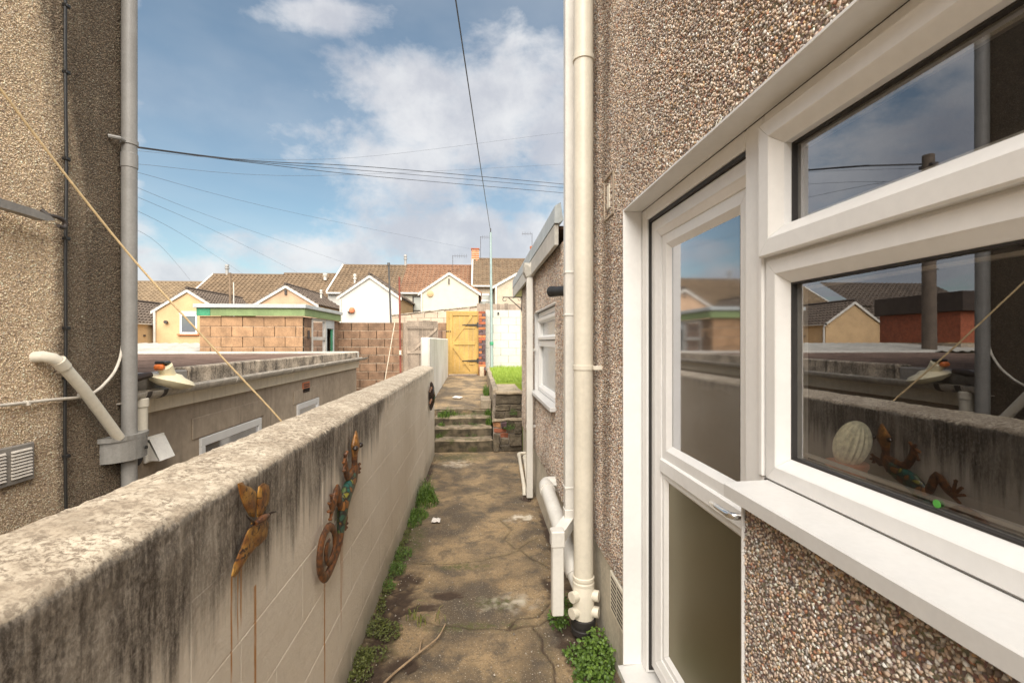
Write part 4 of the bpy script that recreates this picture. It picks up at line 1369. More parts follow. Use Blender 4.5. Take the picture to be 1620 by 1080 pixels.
# ================================================================== NEIGHBOUR'S HOUSE (left)
nb = thing('neighbour_house', 'tan pebble-dashed house wall at the left edge, sooty towards its corner', 'house', (-2.5, 3.5, 0))
nw = MB().box(-7., -2.5, -2.6, 3.52, -.6, 4.7).build('wall', M['dash_tan'], nb)
chips('pebble_dash', nw, -2.5, 1, [(1.9, 3.52, .4, 4.3)], .0078, PAL_TAN, M['chip_tan'])
chips('pebble_dash', nw, -2.5, 1, [(.3, 1.9, .4, 3.7)], .0110, PAL_TAN, M['chip_tan'])
MB().prism([(-7.2, -2.8, 4.7), (-2.3, -2.8, 4.7), (-4.75, -2.8, 6.4)], (0, 6.5, 0)).build('roof', M['tile_dark'], nb)  # unseen roof, its eaves lowered to let more light onto the right wall
vg = MB().box(-2.502, -2.475, 2.50, 2.80, .885, 1.09, .004).build('vent_plate', M['vent_grey'], nb)
for c0 in (2.52, 2.665):
    for i in range(9):
        z = .915 + i * .0175
        MB().prism([(-2.474, c0, z), (-2.466, c0, z), (-2.474, c0, z + .011)], (0, .115, 0)).build('slat', M['slat_pale'], vg)
np_ = thing('grey_drainpipe', 'tall grey round drainpipe up the corner of the tan neighbouring house', 'drainpipe', (-2.44, 3.46, 0))
MB().tube([(-2.44, 3.46, -.6), (-2.44, 3.46, 4.8)], .046, 22).build('pipe', M['grey_pipe'], np_, smooth=True)
cl = MB().lathe([(.047, 0), (.052, .003), (.052, .035), (.047, .038)], (-2.44, 3.46, 3.02), seg=22)
cl.tube([(-2.44, 3.44, 3.035), (-2.44, 3.37, 3.035), (-2.49, 3.34, 3.035)], .014, 8)
cl.build('bracket', M['grey_pipe'], np_, smooth=True)
MB().lathe([(.046, 0), (.050, .004), (.050, .1), (.046, .105)], (-2.44, 3.46, 2.86), seg=22).build('joint', M['grey_pipe'], np_, smooth=True)
hp = MB()
ol = [(-2.515 + .155 * math.sin(R(a)), 3.46 - .205 * math.cos(R(a))) for a in range(0, 181, 15)]
hp.prism([(x, y, .835) for x, y in [(p[0] * 1. - .0, 3.46 + (p[1] - 3.46) * .9) for p in ol]], (0, 0, .14))
hp.prism([(x, y, .976) for x, y in ol], (0, 0, .03))
hp.build('hopper', M['grey_hopper'], np_)
MB().lathe([(.002, 0), (.012, 0), (.012, .008), (.002, .008)], (-2.358, 3.50, .90), Matrix.Rotation(R(90), 3, 'Y'), 10).build('bolt', M['black'], np_)
op = thing('overflow_pipe', 'sloping cream overflow pipe from the tan wall down to the grey hopper', 'pipe', (-2.45, 3.0, 1.3))
MB().tube([(-2.52, 2.82, 1.56), (-2.46, 2.83, 1.565), (-2.435, 2.86, 1.555), (-2.428, 2.905, 1.525), (-2.428, 3.05, 1.37), (-2.42, 3.34, 1.0)], .032, 16).build('pipe', M['cream_pipe'], op, smooth=True)
MB().tube([(-2.4285, 2.89, 1.54), (-2.428, 2.93, 1.498)], .037, 16).build('elbow_collar', M['cream_pipe'], op, smooth=True)
bc = thing('black_cable', 'black cable running straight down the tan wall through clips', 'cable', (-2.48, 3.0, 0))
MB().tube([(-2.478, 3.0 + .010 * mnoise.noise((z * 1.3, 0, 0)), z) for z in np.arange(.3, 4.4, .12)], .0085, 8).build('wire', M['black'], bc, smooth=True)
for z in (.95, 1.42, 1.72, 2.26, 2.74, 3.26, 3.66):
    MB().box(-2.492, -2.462, 2.988, 3.018, z, z + .02, .003).build('clip', M['black'], bc)
wc = thing('white_cable', 'pale cable sagging along the tan wall towards the drainpipe', 'cable', (-2.48, 3.0, 1.3))
MB().tube([(-2.47, 2.2, 1.33), (-2.47, 2.635, 1.318), (-2.47, 2.9, 1.312), (-2.465, 3.1, 1.305), (-2.46, 3.2, 1.33), (-2.455, 3.28, 1.385), (-2.45, 3.35, 1.46), (-2.47, 3.43, 1.58), (-2.48, 3.46, 1.75)], .009, 8, smooth=4).build('wire', M['whitecable'], wc, smooth=True)
for y in (2.74, 3.09):
    MB().box(-2.49, -2.455, y, y + .018, 1.298, 1.325, .003).build('clip', M['whitecable'], wc)
hk = thing('wall_bracket', 'grey metal wall bracket and rusty hook high on the tan wall', 'bracket', (-2.45, 2.8, 2.35))
MB().prism([(-2.44, 2.3, 2.37), (-2.44, 2.70, 2.365), (-2.44, 2.80, 2.352), (-2.44, 2.83, 2.335), (-2.44, 2.77, 2.318), (-2.44, 2.68, 2.322), (-2.44, 2.3, 2.325)], (.05, 0, 0)).build('flat_arm', M['vent_grey'], hk)
MB().tube([(-2.49, 2.86, 2.40), (-2.46, 2.865, 2.375), (-2.44, 2.90, 2.372), (-2.435, 2.935, 2.36), (-2.435, 2.945, 2.335), (-2.435, 2.93, 2.318), (-2.435, 2.90, 2.322)], .0115, 10, smooth=3).build('hook', M['iron'], hk, smooth=True)

# ================================================================== FLAT-ROOFED OUTBUILDING (left)
ob = thing('outbuilding', 'low flat-roofed grey-brown outbuilding beyond the boundary wall', 'outbuilding', (-2.6, 6.8, 0))
OX = -2.60
MB().box(-9., OX, 3.525, 10.2, -.6, 1.20).build('wall', M['render_grey'], ob)
MB().prism([(-9.1, 3.525, 1.372), (OX + .02, 3.525, 1.372), (OX + .02, 10.2, 1.372), (-9.1, 10.2, 1.372)], (0, 0, .02)).build('roof', M['felt'], ob)
MB().box(OX - .02, OX + .042, 3.525, 10.22, 1.095, 1.262, .004).build('fascia', M['fascia_cream'], ob)
o_ = MB().box(OX - .12, OX + .03, 4.35, 10.22, 1.264, 1.425, .012).build('kerb', M['kerb_conc'], ob)
roughen(o_, 8, .012, 5.)
o_ = MB().box(OX - .12, OX + .03, 3.53, 4.345, 1.264, 1.400, .012).build('kerb', M['vent_grey'], ob)
roughen(o_, 4, .008, 5.)
MB().box(-9.1, OX + .03, 10.22, 10.30, 1.15, 1.435, .006).build('end_trim', M['white_trim'], ob)
gp = MB()
pr_ = [(math.cos(R(a)) * .064, math.sin(R(a)) * .064) for a in range(180, 361, 20)]
pr_ = pr_ + [(a * .88, b * .88) for a, b in reversed(pr_)]
gp.prism([(OX + .112 + a, 3.42, 1.276 + b) for a, b in pr_], (0, 7.05, .035))
gutter = gp.build('gutter', M['gutter_old'], ob, smooth=True)
for y in (3.62, 3.80, 4.9, 6.3, 7.6, 8.9):
    j_ = MB()
    q = [(a * 1.09, b * 1.09) for a, b in pr_[:10]] + [(a * .98, b * .98) for a, b in pr_[9::-1]]
    j_.prism([(OX + .112 + a, y, 1.279 + (y - 3.42) * .005 + b) for a, b in q], (0, .045, 0))
    j_.build('union_clip', M['gutter_old' if y > 4 else 'iron'], gutter)
MB().tube([(OX + .125, 3.61, 1.235), (OX + .125, 3.61, .95)], .050, 18).build('downpipe', M['cream_pipe'], ob, smooth=True)
MB().lathe([(.051, 0), (.057, .004), (.057, .06), (.051, .064)], (OX + .125, 3.61, 1.17), seg=18).build('outlet', M['cream_pipe'], ob, smooth=True)
for (y0, y1) in ((4.56, 5.78), (6.90, 7.80)):
    wn = MB()
    for a in [(y0, y1, .665, .745), (y0, y1, .05, .12), (y0, y0 + .07, .121, .664), (y1 - .07, y1, .121, .664)]:
        wn.box(OX - .03, OX + .022, *a, .004)
    wn = wn.build('window', M['sillwhite'], ob)
    MB().box(OX - .01, OX + .004, y0 + .06, y1 - .06, .11, .67).build('pane', M['far_glass'], wn, fix=False)
    MB().box(OX + .0, OX + .012, y0 - .12, y1 + .08, .755, .95, .005).build('lintel', M['render_grey'], wn)
ab = MB().box(OX - .01, OX + .012, 7.12, 7.40, .88, 1.04, .004).build('airbrick', M['terracotta'], ob)
for i in range(4):
    MB().box(OX + .012, OX + .016, 7.15, 7.37, .90 + i * .033, .915 + i * .033).build('slot', M['brown_paint'], ab)
cw = thing('vent_cowl', 'white plastic vent cowl on the outbuilding wall beside the hopper', 'vent', (OX, 3.95, .8))
MB().box(OX, OX + .02, 3.83, 4.05, .70, .90, .004).build('base_plate', M['plug_white'], cw)
MB().prism([(OX + .02, 3.85, .885), (OX + .035, 3.85, .885), (OX + .115, 3.85, .715), (OX + .105, 3.85, .712), (OX + .03, 3.85, .86), (OX + .02, 3.85, .86)], (0, .18, 0)).build('hood', M['plug_white'], cw)
for y in (3.85, 4.022):
    MB().prism([(OX + .02, y, .88), (OX + .033, y, .88), (OX + .108, y, .716), (OX + .02, y, .716)], (0, .008, 0)).build('cheek', M['plug_white'], cw)
MB().tube([(OX, 3.73, .77), (OX + .03, 3.73, .77)], .06, 14).build('pipe_hole', M['rubber'], cw)

lm = thing('gutter_ornament', 'cream plastic dome with short stem and orange band lying on the outbuilding gutter', 'ornament', (-2.46, 3.84, 1.33))
rot = Matrix.Rotation(R(-12), 3, 'X') @ Matrix.Rotation(R(12), 3, 'Y')
MB().lathe([(.004, -.055), (.08, -.048), (.14, -.026), (.162, 0), (.14, .026), (.075, .046), (.050, .065)], (-2.43, 3.90, 1.335), rot, 28).build('dome', M['pale_plastic'], lm, smooth=True)
MB().lathe([(.056, .035), (.050, .075), (.054, .145), (.050, .15)], (-2.43, 3.89, 1.335), Matrix.Rotation(R(32), 3, 'X'), 18).build('stem', M['pale_plastic'], lm, smooth=True)
rot2 = Matrix.Rotation(R(8), 3, 'Y')
MB().box(-2.47, -2.40, 3.735, 3.785, 1.43, 1.475, .014).build('band', M['orange_plastic'], lm)
MB().box(-2.485, -2.395, 3.77, 3.845, 1.475, 1.498, .010).build('cap', M['black'], lm)
MB().tube([(-2.47, 3.72, 1.40), (-2.49, 3.62, 1.385), (-2.50, 3.55, 1.37)], [.022, .03, .012], 8, smooth=3).build('strap', M['brown_paint'], lm, smooth=True)

# white corrugated lean-to roof and green-fascia shed
cr = thing('corrugated_roof', 'white corrugated lean-to roof beside the orange block shed', 'roof', (-8, 11.5, 0))
cb = MB()
n = 110
vs = []
for i in range(n + 1):
    x = -11.8 + i * 5.7 / n
    z = .018 * math.sin(i * 2 * math.pi / 5)
    vs += [(x, 10.35, 1.42 + z), (x, 13.2, 1.60 + z)]
cb.add(vs, [(2 * i, 2 * i + 2, 2 * i + 3, 2 * i + 1) for i in range(n)])
cb.build('sheeting', M['sheeting'], cr, smooth=True)
MB().box(-11.8, -6.1, 10.5, 13.0, -.6, 1.38).build('wall', M['render_beige'], cr)

sh = thing('block_shed', 'orange block shed with green fascia board and flat roof', 'shed', (-5, 10.6, 0))
block_wall(sh, 'x', (-6.03, 10.6), 2.17, .18, 9, .1, [M['block_orange']], M['mortar'], proud=.008, recess=.004)
block_wall(sh, 'y', (-3.86, 10.715), .42, .18, 9, .1, [M['block_brown'], M['block_orange']], M['mortar'], bl=.42, proud=.006)
block_wall(sh, 'y', (-3.86, 12.80), .42, .18, 9, .1, [M['block_brown']], M['mortar'], bl=.42, proud=.006)
MB().box(-3.96, -3.865, 11.14, 12.2, .18, 1.20).build('wall_below_window', M['render_grey'], sh)
MB().box(-5.95, -4.05, 11.0, 13.1, .2, 2.15).build('interior_wall', M['interior'], sh)
MB().box(-6.03, -5.95, 10.72, 13.2, .18, 2.2).build('side_wall', M['render_grey'], sh)
MB().box(-5.78, -3.80, 10.545, 10.575, 2.205, 2.375, .004).build('fascia', M['green_board'], sh)
MB().box(-6.07, -5.785, 10.545, 10.575, 2.205, 2.375, .004).build('fascia', M['teal_board'], sh, label='teal end of the fascia board')
MB().box(-3.83, -3.80, 10.58, 13.25, 2.205, 2.375, .004).build('fascia', M['green_board'], sh)
MB().box(-6.12, -3.76, 10.50, 13.3, 2.378, 2.46, .006).build('roof', M['lead'], sh)
sw = MB()
for a in [(11.16, 11.22, 1.21, 2.2), (12.08, 12.14, 1.21, 2.2), (11.22, 12.08, 1.68, 1.76), (11.22, 12.08, 2.14, 2.2), (11.22, 12.08, 1.21, 1.27)]:
    sw.box(-3.90, -3.845, *a, .003)
sw = sw.build('window', M['white_trim'], sh)
MB().box(-3.885, -3.88, 11.22, 12.08, 1.27, 1.68).build('pane', M['far_glass'], sw, fix=False)
MB().box(-3.885, -3.88, 11.22, 12.08, 1.76, 2.14).build('pane', M['far_glass'], sw, fix=False)
dr = MB()
for a in [(12.15, 12.20, .2, 2.2), (12.74, 12.80, .2, 2.2), (12.20, 12.74, 1.98, 2.2)]:
    dr.box(-3.90, -3.84, *a, .003)
dr.build('door_frame', M['lead'], sh)
MB().box(-3.88, -3.86, 12.60, 12.738, .2, 1.975, .003).build('door', M['teal_board'], sh)
MB().box(-3.85, -3.82, 10.86, 10.93, 1.72, 1.90, .004).build('socket_box', M['iron'], sh)

# ---- poles and ropes
def pole(name, label, cat, a, b, r, mat, extras=(), group=None, seg=10):
    t_ = thing(name, label, cat, a, group)
    MB().tube([a, b], r, seg).build('shaft', mat, t_, smooth=True)
    for nm, p0, p1, rr, mm in extras:
        MB().tube([p0, p1], rr, seg).build(nm, mm, t_, smooth=True)
    return t_


pole('clothes_pole', 'tall pale green metal pole beside the yellow gate and white lawn wall', 'pole', (.376, 13.3, .86), (.345, 13.3, 4.75), [.044, .030], M['galv'],
     [('joint', (.372, 13.3, 1.55), (.371, 13.3, 1.64), .056, M['teal_board']), ('tip', (.345, 13.3, 4.72), (.344, 13.3, 4.86), .014, M['iron'])])
pole('clothes_pole', 'thin dark leaning pole behind the brown block wall', 'pole', (-2.40, 13.55, -.3), (-2.545, 13.5, 3.86), .026, M['dark_pole'],
     [('cap', (-2.543, 13.5, 3.80), (-2.546, 13.5, 3.88), .04, M['dark_pole'])])
pole('clothes_pole', 'rust-red pole standing in front of the brown block wall', 'pole', (-2.03, 12.5, -.6), (-2.08, 12.5, 3.35), .024, M['red_pole'],
     [('cleat', (-2.05, 12.47, 1.30), (-2.05, 12.47, 1.42), .03, M['palerope'])])
pole('timber_post', 'slim timber post rising behind the green-fascia shed', 'post', (-7.10, 14.0, .45), (-7.13, 14.0, 3.62), .035, M['wood_pole'],
     [('stay', (-7.00, 14.0, .45), (-7.03, 14.0, 3.35), .014, M['white_trim'])])
t_ = thing('pale_rope', 'pale rope hanging slantwise in front of the brown block wall', 'rope', (-2.2, 12.5, 2.15))
MB().tube([(-2.195, 12.5, 2.16), (-2.32, 12.48, 1.4), (-2.50, 12.45, .3)], .010, 6).build('line', M['palerope'], t_)
t_ = thing('washing_line', 'beige washing line slanting across the left from the tan house to behind the wall', 'rope', (-2, 2.1, 2.7))
MB().tube([(-2.05, 1.60, 3.24), (-2.0, 2.108, 2.71), (-1.85, 2.603, 2.125), (-1.55, 2.88, 1.60), (-1.3, 3.143, 1.157), (-1.15, 3.3, .85)], .0054, 8, smooth=6).build('line', M['rope'], t_, smooth=True)

# ================================================================== SMALL THINGS ON THE PATH
tw = thing('twig', 'long thin dry twig lying on the near part of the path', 'twig', (-.3, 2.5, 0))
MB().tube([(-.53, 2.10, .018), (-.44, 2.30, .016), (-.355, 2.42, .020), (-.30, 2.50, .018), (-.225, 2.60, .020), (-.19, 2.715, .026)], [.006, .006, .0055, .005, .0045, .003], 7, smooth=4).build('stem', M['twig'], tw, smooth=True)
MB().tube([(-.31, 2.49, .018), (-.312, 2.56, .022), (-.305, 2.62, .016)], [.004, .003, .002], 6).build('side_shoot', M['twig'], tw)
pp = MB()
g = 7
vs = []
for i in range(g):
    for j in range(g):
        x, y = -.425 + i * .013, 4.26 + j * .016
        vs.append((x + .006 * mnoise.noise((i, j, 1)), y, .018 + .022 * abs(mnoise.noise((i * .6, j * .6, 5.)))))
pp.add(vs, [(i * g + j, i * g + j + 1, (i + 1) * g + j + 1, (i + 1) * g + j) for i in range(g - 1) for j in range(g - 1)])
po_ = pp.build('paper_scrap', M['paper'], fix=False)
po_['label'] = 'crumpled scrap of white paper lying halfway along the path'
po_['category'] = 'litter'
pp = MB().prism([(-.50, 9.0, .575), (-.35, 8.9, .572), (-.30, 9.05, .577), (-.45, 9.2, .580)], (0, 0, .012))
po_ = pp.build('paper_scrap', M['paper'])
po_['label'] = 'flat white paper scrap lying on the upper path past the steps'
po_['category'] = 'litter'


def weed(name, label, pts, mat, kind='grass', group='weeds growing along the path', seed=1):
    """pts: (x, y, z, radius, count, height)"""
    rd = random.Random(seed)
    mb = MB()
    for (cx_, cy_, cz_, rr, cnt, hh) in pts:
        for i in range(cnt):
            a = rd.uniform(0, 6.283)
            q = rr * math.sqrt(rd.random())
            x, y = cx_ + q * math.cos(a), cy_ + q * math.sin(a) * 1.3
            h = hh * rd.uniform(.45, 1.1) * (1.1 - .6 * q / max(rr, .001))
            yaw = rd.uniform(0, 6.283)
            if kind == 'grass' or (kind == 'mixed' and rd.random() < .4):
                ln = Vector((math.cos(yaw), math.sin(yaw), 0)) * h * rd.uniform(.2, .9)
                sd_ = Vector((-math.sin(yaw), math.cos(yaw), 0)) * rd.uniform(.002, .0042)
                b = Vector((x, y, cz_))
                m_ = b + ln * .35 + Vector((0, 0, h * .75))
                t_ = b + ln + Vector((0, 0, h * rd.uniform(.6, 1.05)))
                tn = rd.random()
                mb.add([b - sd_, b + sd_, m_ + sd_ * .8, m_ - sd_ * .8, t_], [(0, 1, 2, 3), (3, 2, 4)], tn)
            else:
                c_ = Vector((x, y, cz_ + h * rd.random()))
                nrm = Vector((rd.gauss(0, .5), rd.gauss(-.15, .5), 1)).normalized()
                u = nrm.cross(Vector((math.cos(yaw), math.sin(yaw), 0))).normalized()
                v = nrm.cross(u)
                s_ = rd.uniform(.006, .012) * (1.0 if kind == 'round' else .75 if kind == 'mixed' else .6)
                tn = rd.random() * .6 + .4 * (c_.z - cz_) / hh
                P = [c_ + (u * math.cos(b) + v * math.sin(b)) * s_ * (1 if k_ % 2 else .82) - nrm * (s_ * .25 if k_ % 2 else 0) for k_, b in enumerate([k_ * math.pi / 3 for k_ in range(6)])]
                mb.add([c_ + nrm * s_ * .12] + P, [(0, 1 + k_, 1 + (k_ + 1) % 6) for k_ in range(6)], tn)
                if i % 3 == 0:
                    b = Vector((x + rd.gauss(0, .01), y + rd.gauss(0, .01), cz_))
                    mb.add([b + Vector((.0015, 0, 0)), b - Vector((.0015, 0, 0)), c_], [(0, 1, 2)], .2)
    o = mb.build(name, mat, tint=True, fix=False)
    o['label'] = label
    o['category'] = 'weed'
    if group:
        o['group'] = group
    return o


weed('leafy_weed', 'bushy bright green leafy weed at the foot of the cream soil pipe', [(.60, 2.36, 0, .10, 520, .17), (.55, 2.22, 0, .10, 420, .13), (.64, 2.48, 0, .06, 160, .15), (.50, 2.42, 0, .06, 120, .06)], M['leaf'], 'round', seed=3)
weed('leafy_weed', 'small leafy weed beside the square downpipe outlet', [(.47, 2.72, 0, .06, 160, .10), (.53, 2.86, 0, .06, 140, .12)], M['leaf'], 'round', seed=4)
weed('grass_tuft', 'grass tuft with straw blades in the soil hollow of the near path', [(-.40, 2.82, -.01, .03, 14, .16), (-.33, 2.76, -.01, .03, 12, .13), (-.24, 2.80, 0, .05, 6, .10)], M['leaf_dry'], 'grass', seed=5)
weed('bushy_weed', 'large lush green weed against the boundary wall halfway to the steps', [(-.55, 4.95, 0, .10, 420, .20), (-.52, 4.8, 0, .12, 300, .13), (-.56, 5.1, 0, .07, 160, .24)], M['leaf'], 'mixed', seed=6)
weed('bushy_weed', 'bright green weed against the wall just nearer than the lushest weed', [(-.56, 4.45, 0, .09, 330, .12), (-.58, 4.28, 0, .07, 160, .09)], M['leaf'], 'mixed', seed=7)
weed('creeping_weed', 'mid-green creeping weed at the wall foot, across from the fat white pipe', [(-.585, 3.65, 0, .075, 320, .09), (-.59, 3.42, 0, .07, 280, .08), (-.60, 3.2, 0, .05, 120, .06)], M['leaf'], 'small', seed=8)
weed('creeping_weed', 'thin low strip of moss and seedlings along the wall foot between the larger weeds', [(-.61 + .012 * math.sin(i * 1.7), 2.85 + i * .07, 0, .035, 46, .03 + .015 * math.sin(i * 2.3)) for i in range(20)], M['leaf_moss'], 'small', seed=21)
weed('creeping_weed', 'mossy creeping weed at the wall foot near the grass tuft', [(-.575, 2.74, 0, .07, 330, .05), (-.50, 2.70, 0, .07, 200, .035)], M['leaf_moss'], 'small', seed=9)
weed('creeping_weed', 'mossy creeping weed at the wall foot nearest the camera', [(-.60, 2.48, 0, .06, 360, .06), (-.58, 2.36, 0, .06, 200, .05), (-.54, 2.52, 0, .06, 120, .03)], M['leaf_moss'], 'small', seed=10)
weed('step_weed', 'green weeds growing at the left end of the steps', [(-.56, 7.60, .43, .10, 160, .16), (-.58, 7.45, .31, .06, 60, .1), (-.50, 7.80, .44, .16, 220, .14), (-.60, 7.2, .18, .05, 60, .1)], M['leaf'], 'grass', seed=11)
weed('step_weed', 'low leafy weeds along the back of the top step', [(-.15, 7.80, .43, .16, 260, .09), (.08, 7.78, .43, .12, 160, .08), (-.30, 7.79, .43, .1, 80, .08)], M['leaf'], 'small', seed=12)
weed('step_weed', 'tuft of weeds growing between the second and third steps', [(-.12, 7.27, .19, .10, 130, .08), (-.05, 7.53, .32, .12, 130, .08), (-.35, 7.53, .32, .1, 80, .06)], M['leaf'], 'small', seed=13)
weed('step_weed', 'weeds climbing the right end of the steps against the stone wall', [(.17, 7.50, .32, .05, 140, .18), (.16, 7.75, .43, .05, 110, .16)], M['leaf'], 'grass', seed=14)
weed('wall_fern', 'small fern growing out of the retaining wall bricks', [(.46, 6.97, .35, .09, 260, .12)], M['leaf'], 'small', seed=15)
weed('wall_fern', 'little green plant in the upper stones of the retaining wall', [(.52, 6.97, .56, .06, 140, .12)], M['leaf'], 'small', seed=16)
weed('edge_weed', 'dark weed on the edging slab in front of the lawn', [(.54, 7.10, .89, .07, 130, .05)], M['leaf_moss'], 'small', seed=17)
weed('edge_weed', 'tall weeds on the right edge of the upper path beneath the lawn', [(.16, 9.6, .58, .07, 260, .22), (.165, 9.85, .585, .07, 170, .24), (.165, 9.35, .57, .06, 140, .16)], M['leaf'], 'mixed', seed=18)

gm = MB()
rg = random.Random(31)
for i in range(650):
    y = 2.0 + 5.0 * rg.random() ** 1.6
    x = rg.choice([-.62 + abs(rg.gauss(0, .10)), .56 - abs(rg.gauss(0, .09)), rg.uniform(-.6, .55)])
    s_ = rg.uniform(.0018, .0055) * (1.6 if rg.random() < .06 else 1)
    a = rg.uniform(0, 6.28)
    P = [(x + s_ * math.cos(a + k_ * 1.57) * rg.uniform(.7, 1.3), y + s_ * math.sin(a + k_ * 1.57) * rg.uniform(.7, 1.3), .001) for k_ in range(4)] + [(x, y, .004 + s_ * rg.uniform(.5, 1.1))]
    gm.add(P, [(0, 1, 4), (1, 2, 4), (2, 3, 4), (3, 0, 4)], rg.random())
gm.build('grit', leaf_mat('path_grit', (.10, .08, .06), (.50, .44, .36)), tint=True, fix=False, kind='stuff')

# ================================================================== TERRACE BEYOND THE LANE
def tiled_slope(mb, a, b, c_, d_, nrow, tw_):
    """tiles on the slope a-b (eaves) to d_-c_ (ridge), each its own slightly tilted slab"""
    a, b, c_, d_ = map(Vector, (a, b, c_, d_))
    nrm = (b - a).cross(d_ - a).normalized()
    if nrm.z < 0:
        nrm = -nrm
    for r in range(nrow):
        t0, t1 = r / nrow, (r + 1.12) / nrow
        t1 = min(t1, 1.)
        L0, L1 = a.lerp(d_, t0), a.lerp(d_, t1)
        R0, R1 = b.lerp(c_, t0), b.lerp(c_, t1)
        n = max(1, int((R0 - L0).length / tw_))
        sh_ = 0
        for i in range(n):
            u0, u1 = (i + .03) / n, (i + .97) / n
            q0, q1 = L0.lerp(R0, u0), L0.lerp(R0, u1)
            q2, q3 = L1.lerp(R1, u1), L1.lerp(R1, u0)
            m0, m3 = (q0 + q1) / 2, (q2 + q3) / 2
            up, rl = nrm * .08, nrm * .06
            mb.add([q0 + up * .4, m0 + up + rl, q1 + up * .4, q2, m3 + rl, q3, q0, q1], [(0, 1, 4, 5), (1, 2, 3, 4), (6, 7, 2, 1, 0)], .25 + .5 * random.random())
    return mb


def gable_wing(h, x0, x1, ap, y0, y1, ze, za, wall, tile, side=None, trim=True):
    wgl = MB().prism([(x0, y0, -.6), (x1, y0, -.6), (x1, y0, ze), (ap, y0, za), (x0, y0, ze)], (0, y1 - y0, 0)).build('wing_wall', M[wall], h)
    if side:
        MB().box(x1 + .003, x1 + .03, y0 + .05, y1, -.6, ze - .05).build('side_wall', M[side], h)
    rf_ = MB()
    o_ = .16
    zl = ze - (za - ze) * o_ / (ap - x0)
    zr = ze - (za - ze) * o_ / (x1 - ap)
    e = .06
    tiled_slope(rf_, (x0 - o_, y0 - .12, zl + e), (x0 - o_, y1, zl + e), (ap, y1, za + e), (ap, y0 - .12, za + e), 8, .30)
    tiled_slope(rf_, (x1 + o_, y0 - .12, zr + e), (x1 + o_, y1, zr + e), (ap, y1, za + e), (ap, y0 - .12, za + e), 8, .30)
    rf_.tube([(ap, y0 - .12, za + .13), (ap, y1, za + .13)], .09, 8)
    rf_.build('wing_roof', M[tile], h, tint=True, fix=False, kind='stuff')
    for (xa, zaa, xb, zb) in ((x0 - o_, zl, ap, za), (x1 + o_, zr, ap, za)):
        MB().prism([(xa, y0 - .10, zaa - .10), (xb, y0 - .10, zb - .12), (xb, y0 - .10, zb + .07), (xa, y0 - .10, zaa + .08)], (0, .05, 0)).build('bargeboard', M['white_trim'], h)
    return wgl


def main_block(h, x0, x1, ze, zr, wall, tile, y0=36., ym=40., y1=44., verge=True):
    MB().box(x0 + .01, x1 - .01, y0, y1, -.6, ze).build('wall', M[wall], h)
    MB().prism([(x0 + .01, y0 + .15, ze), (x0 + .01, ym, zr - .1), (x0 + .01, y1 - .15, ze)], (x1 - x0 - .02, 0, 0)).build('gable', M[wall], h)
    rf_ = MB()
    tiled_slope(rf_, (x0, y0 - .25, ze - .12), (x1, y0 - .25, ze - .12), (x1, ym, zr), (x0, ym, zr), 15, .32)
    rf_.quad((x0, y1 + .2, ze), (x1, y1 + .2, ze), (x1, ym, zr), (x0, ym, zr), .4)
    rf_.tube([(x0, ym, zr + .02), (x1, ym, zr + .02)], .11, 8)
    rf_.build('roof', M[tile], h, tint=True, fix=False, kind='stuff')
    MB().box(x0, x1, y0 - .36, y0 - .24, ze - .22, ze - .10).build('gutter', M['white_trim'], h)
    if verge:
        MB().prism([(x0 - .06, y0 - .27, ze - .14), (x0 - .06, ym, zr - .02), (x0 - .06, ym, zr + .13), (x0 - .06, y0 - .27, ze + .02)], (.12, 0, 0)).build('verge', M['white_trim'], h)


def far_window(h, x0, x1, y, z0, z1, frame='upvc', sill=True, glass='pale_glass', mid=None):
    fb = MB()
    t_ = .09
    for a in [(x0, x1, z1 - t_, z1), (x0, x1, z0, z0 + t_), (x0, x0 + t_, z0 + t_, z1 - t_), (x1 - t_, x1, z0 + t_, z1 - t_)]:
        fb.box(a[0], a[1], y - .05, y + .02, a[2], a[3])
    if mid:
        fb.box(x0 + t_, x1 - t_, y - .045, y + .02, mid, mid + .07)
    f_ = fb.build('window', M[frame], h)
    MB().box(x0 + t_, x1 - t_, y - .02, y - .01, z0 + t_, z1 - t_).build('pane', M[glass], f_, fix=False)
    if sill:
        MB().box(x0 - .12, x1 + .12, y - .14, y - .002, z0 - .09, z0 - .004).build('sill', M['terracotta' if frame == 'upvc' else 'white_trim'], f_)
    return f_


def flue(h, x, y, z, hh=.55, r=.09, mat='flue'):
    MB().lathe([(r, 0), (r, hh * .6), (r * 1.5, hh * .62), (r * 1.5, hh * .72), (r, hh * .74), (r, hh * .82), (r * 1.4, hh * .84), (r * 1.2, hh)], (x, y, z), seg=10).build('roof_flue', M[mat], h)


def aerial(h, x, y, z, hh=1.2, arm=.7, turn=0.):
    q = MB().tube([(x, y, z), (x, y, z + hh)], .018, 6)
    q.tube([(x, y, z + hh - .05), (x + arm, y + turn, z + hh - .08)], .012, 5)
    for i in range(6):
        u = x + arm * (i + 1) / 6.5
        q.tube([(u, y, z + hh - .22), (u, y, z + hh + .10)], .009, 5)
    q.build('aerial', M['iron'], h)


GR = 'terraced houses beyond the lane'
H1 = thing('terraced_house', 'tan-roofed terraced house furthest left, with a low yellow wing beside the drainpipe', 'house', (-25, 36, 0), GR)
main_block(H1, -27.6, -21.75, 4.25, 6.45, 'render_beige', 'tile_tan')
gable_wing(H1, -23.6, -19.95, -21.8, 27.6, 36.8, 2.78, 4.1, 'render_yellow', 'tile_dark')
MB().tube([(-19.9, 27.7, -.5), (-19.9, 27.7, 2.8)], .06, 8).build('downpipe', M['white_trim'], H1)
MB().box(-19.95, -19.78, 27.5, 36, 2.66, 2.78).build('gutter', M['white_trim'], H1)
MB().box(-19.94, -19.86, 29.4, 29.5, 1.95, 2.05).build('wall_vent', M['iron'], H1)

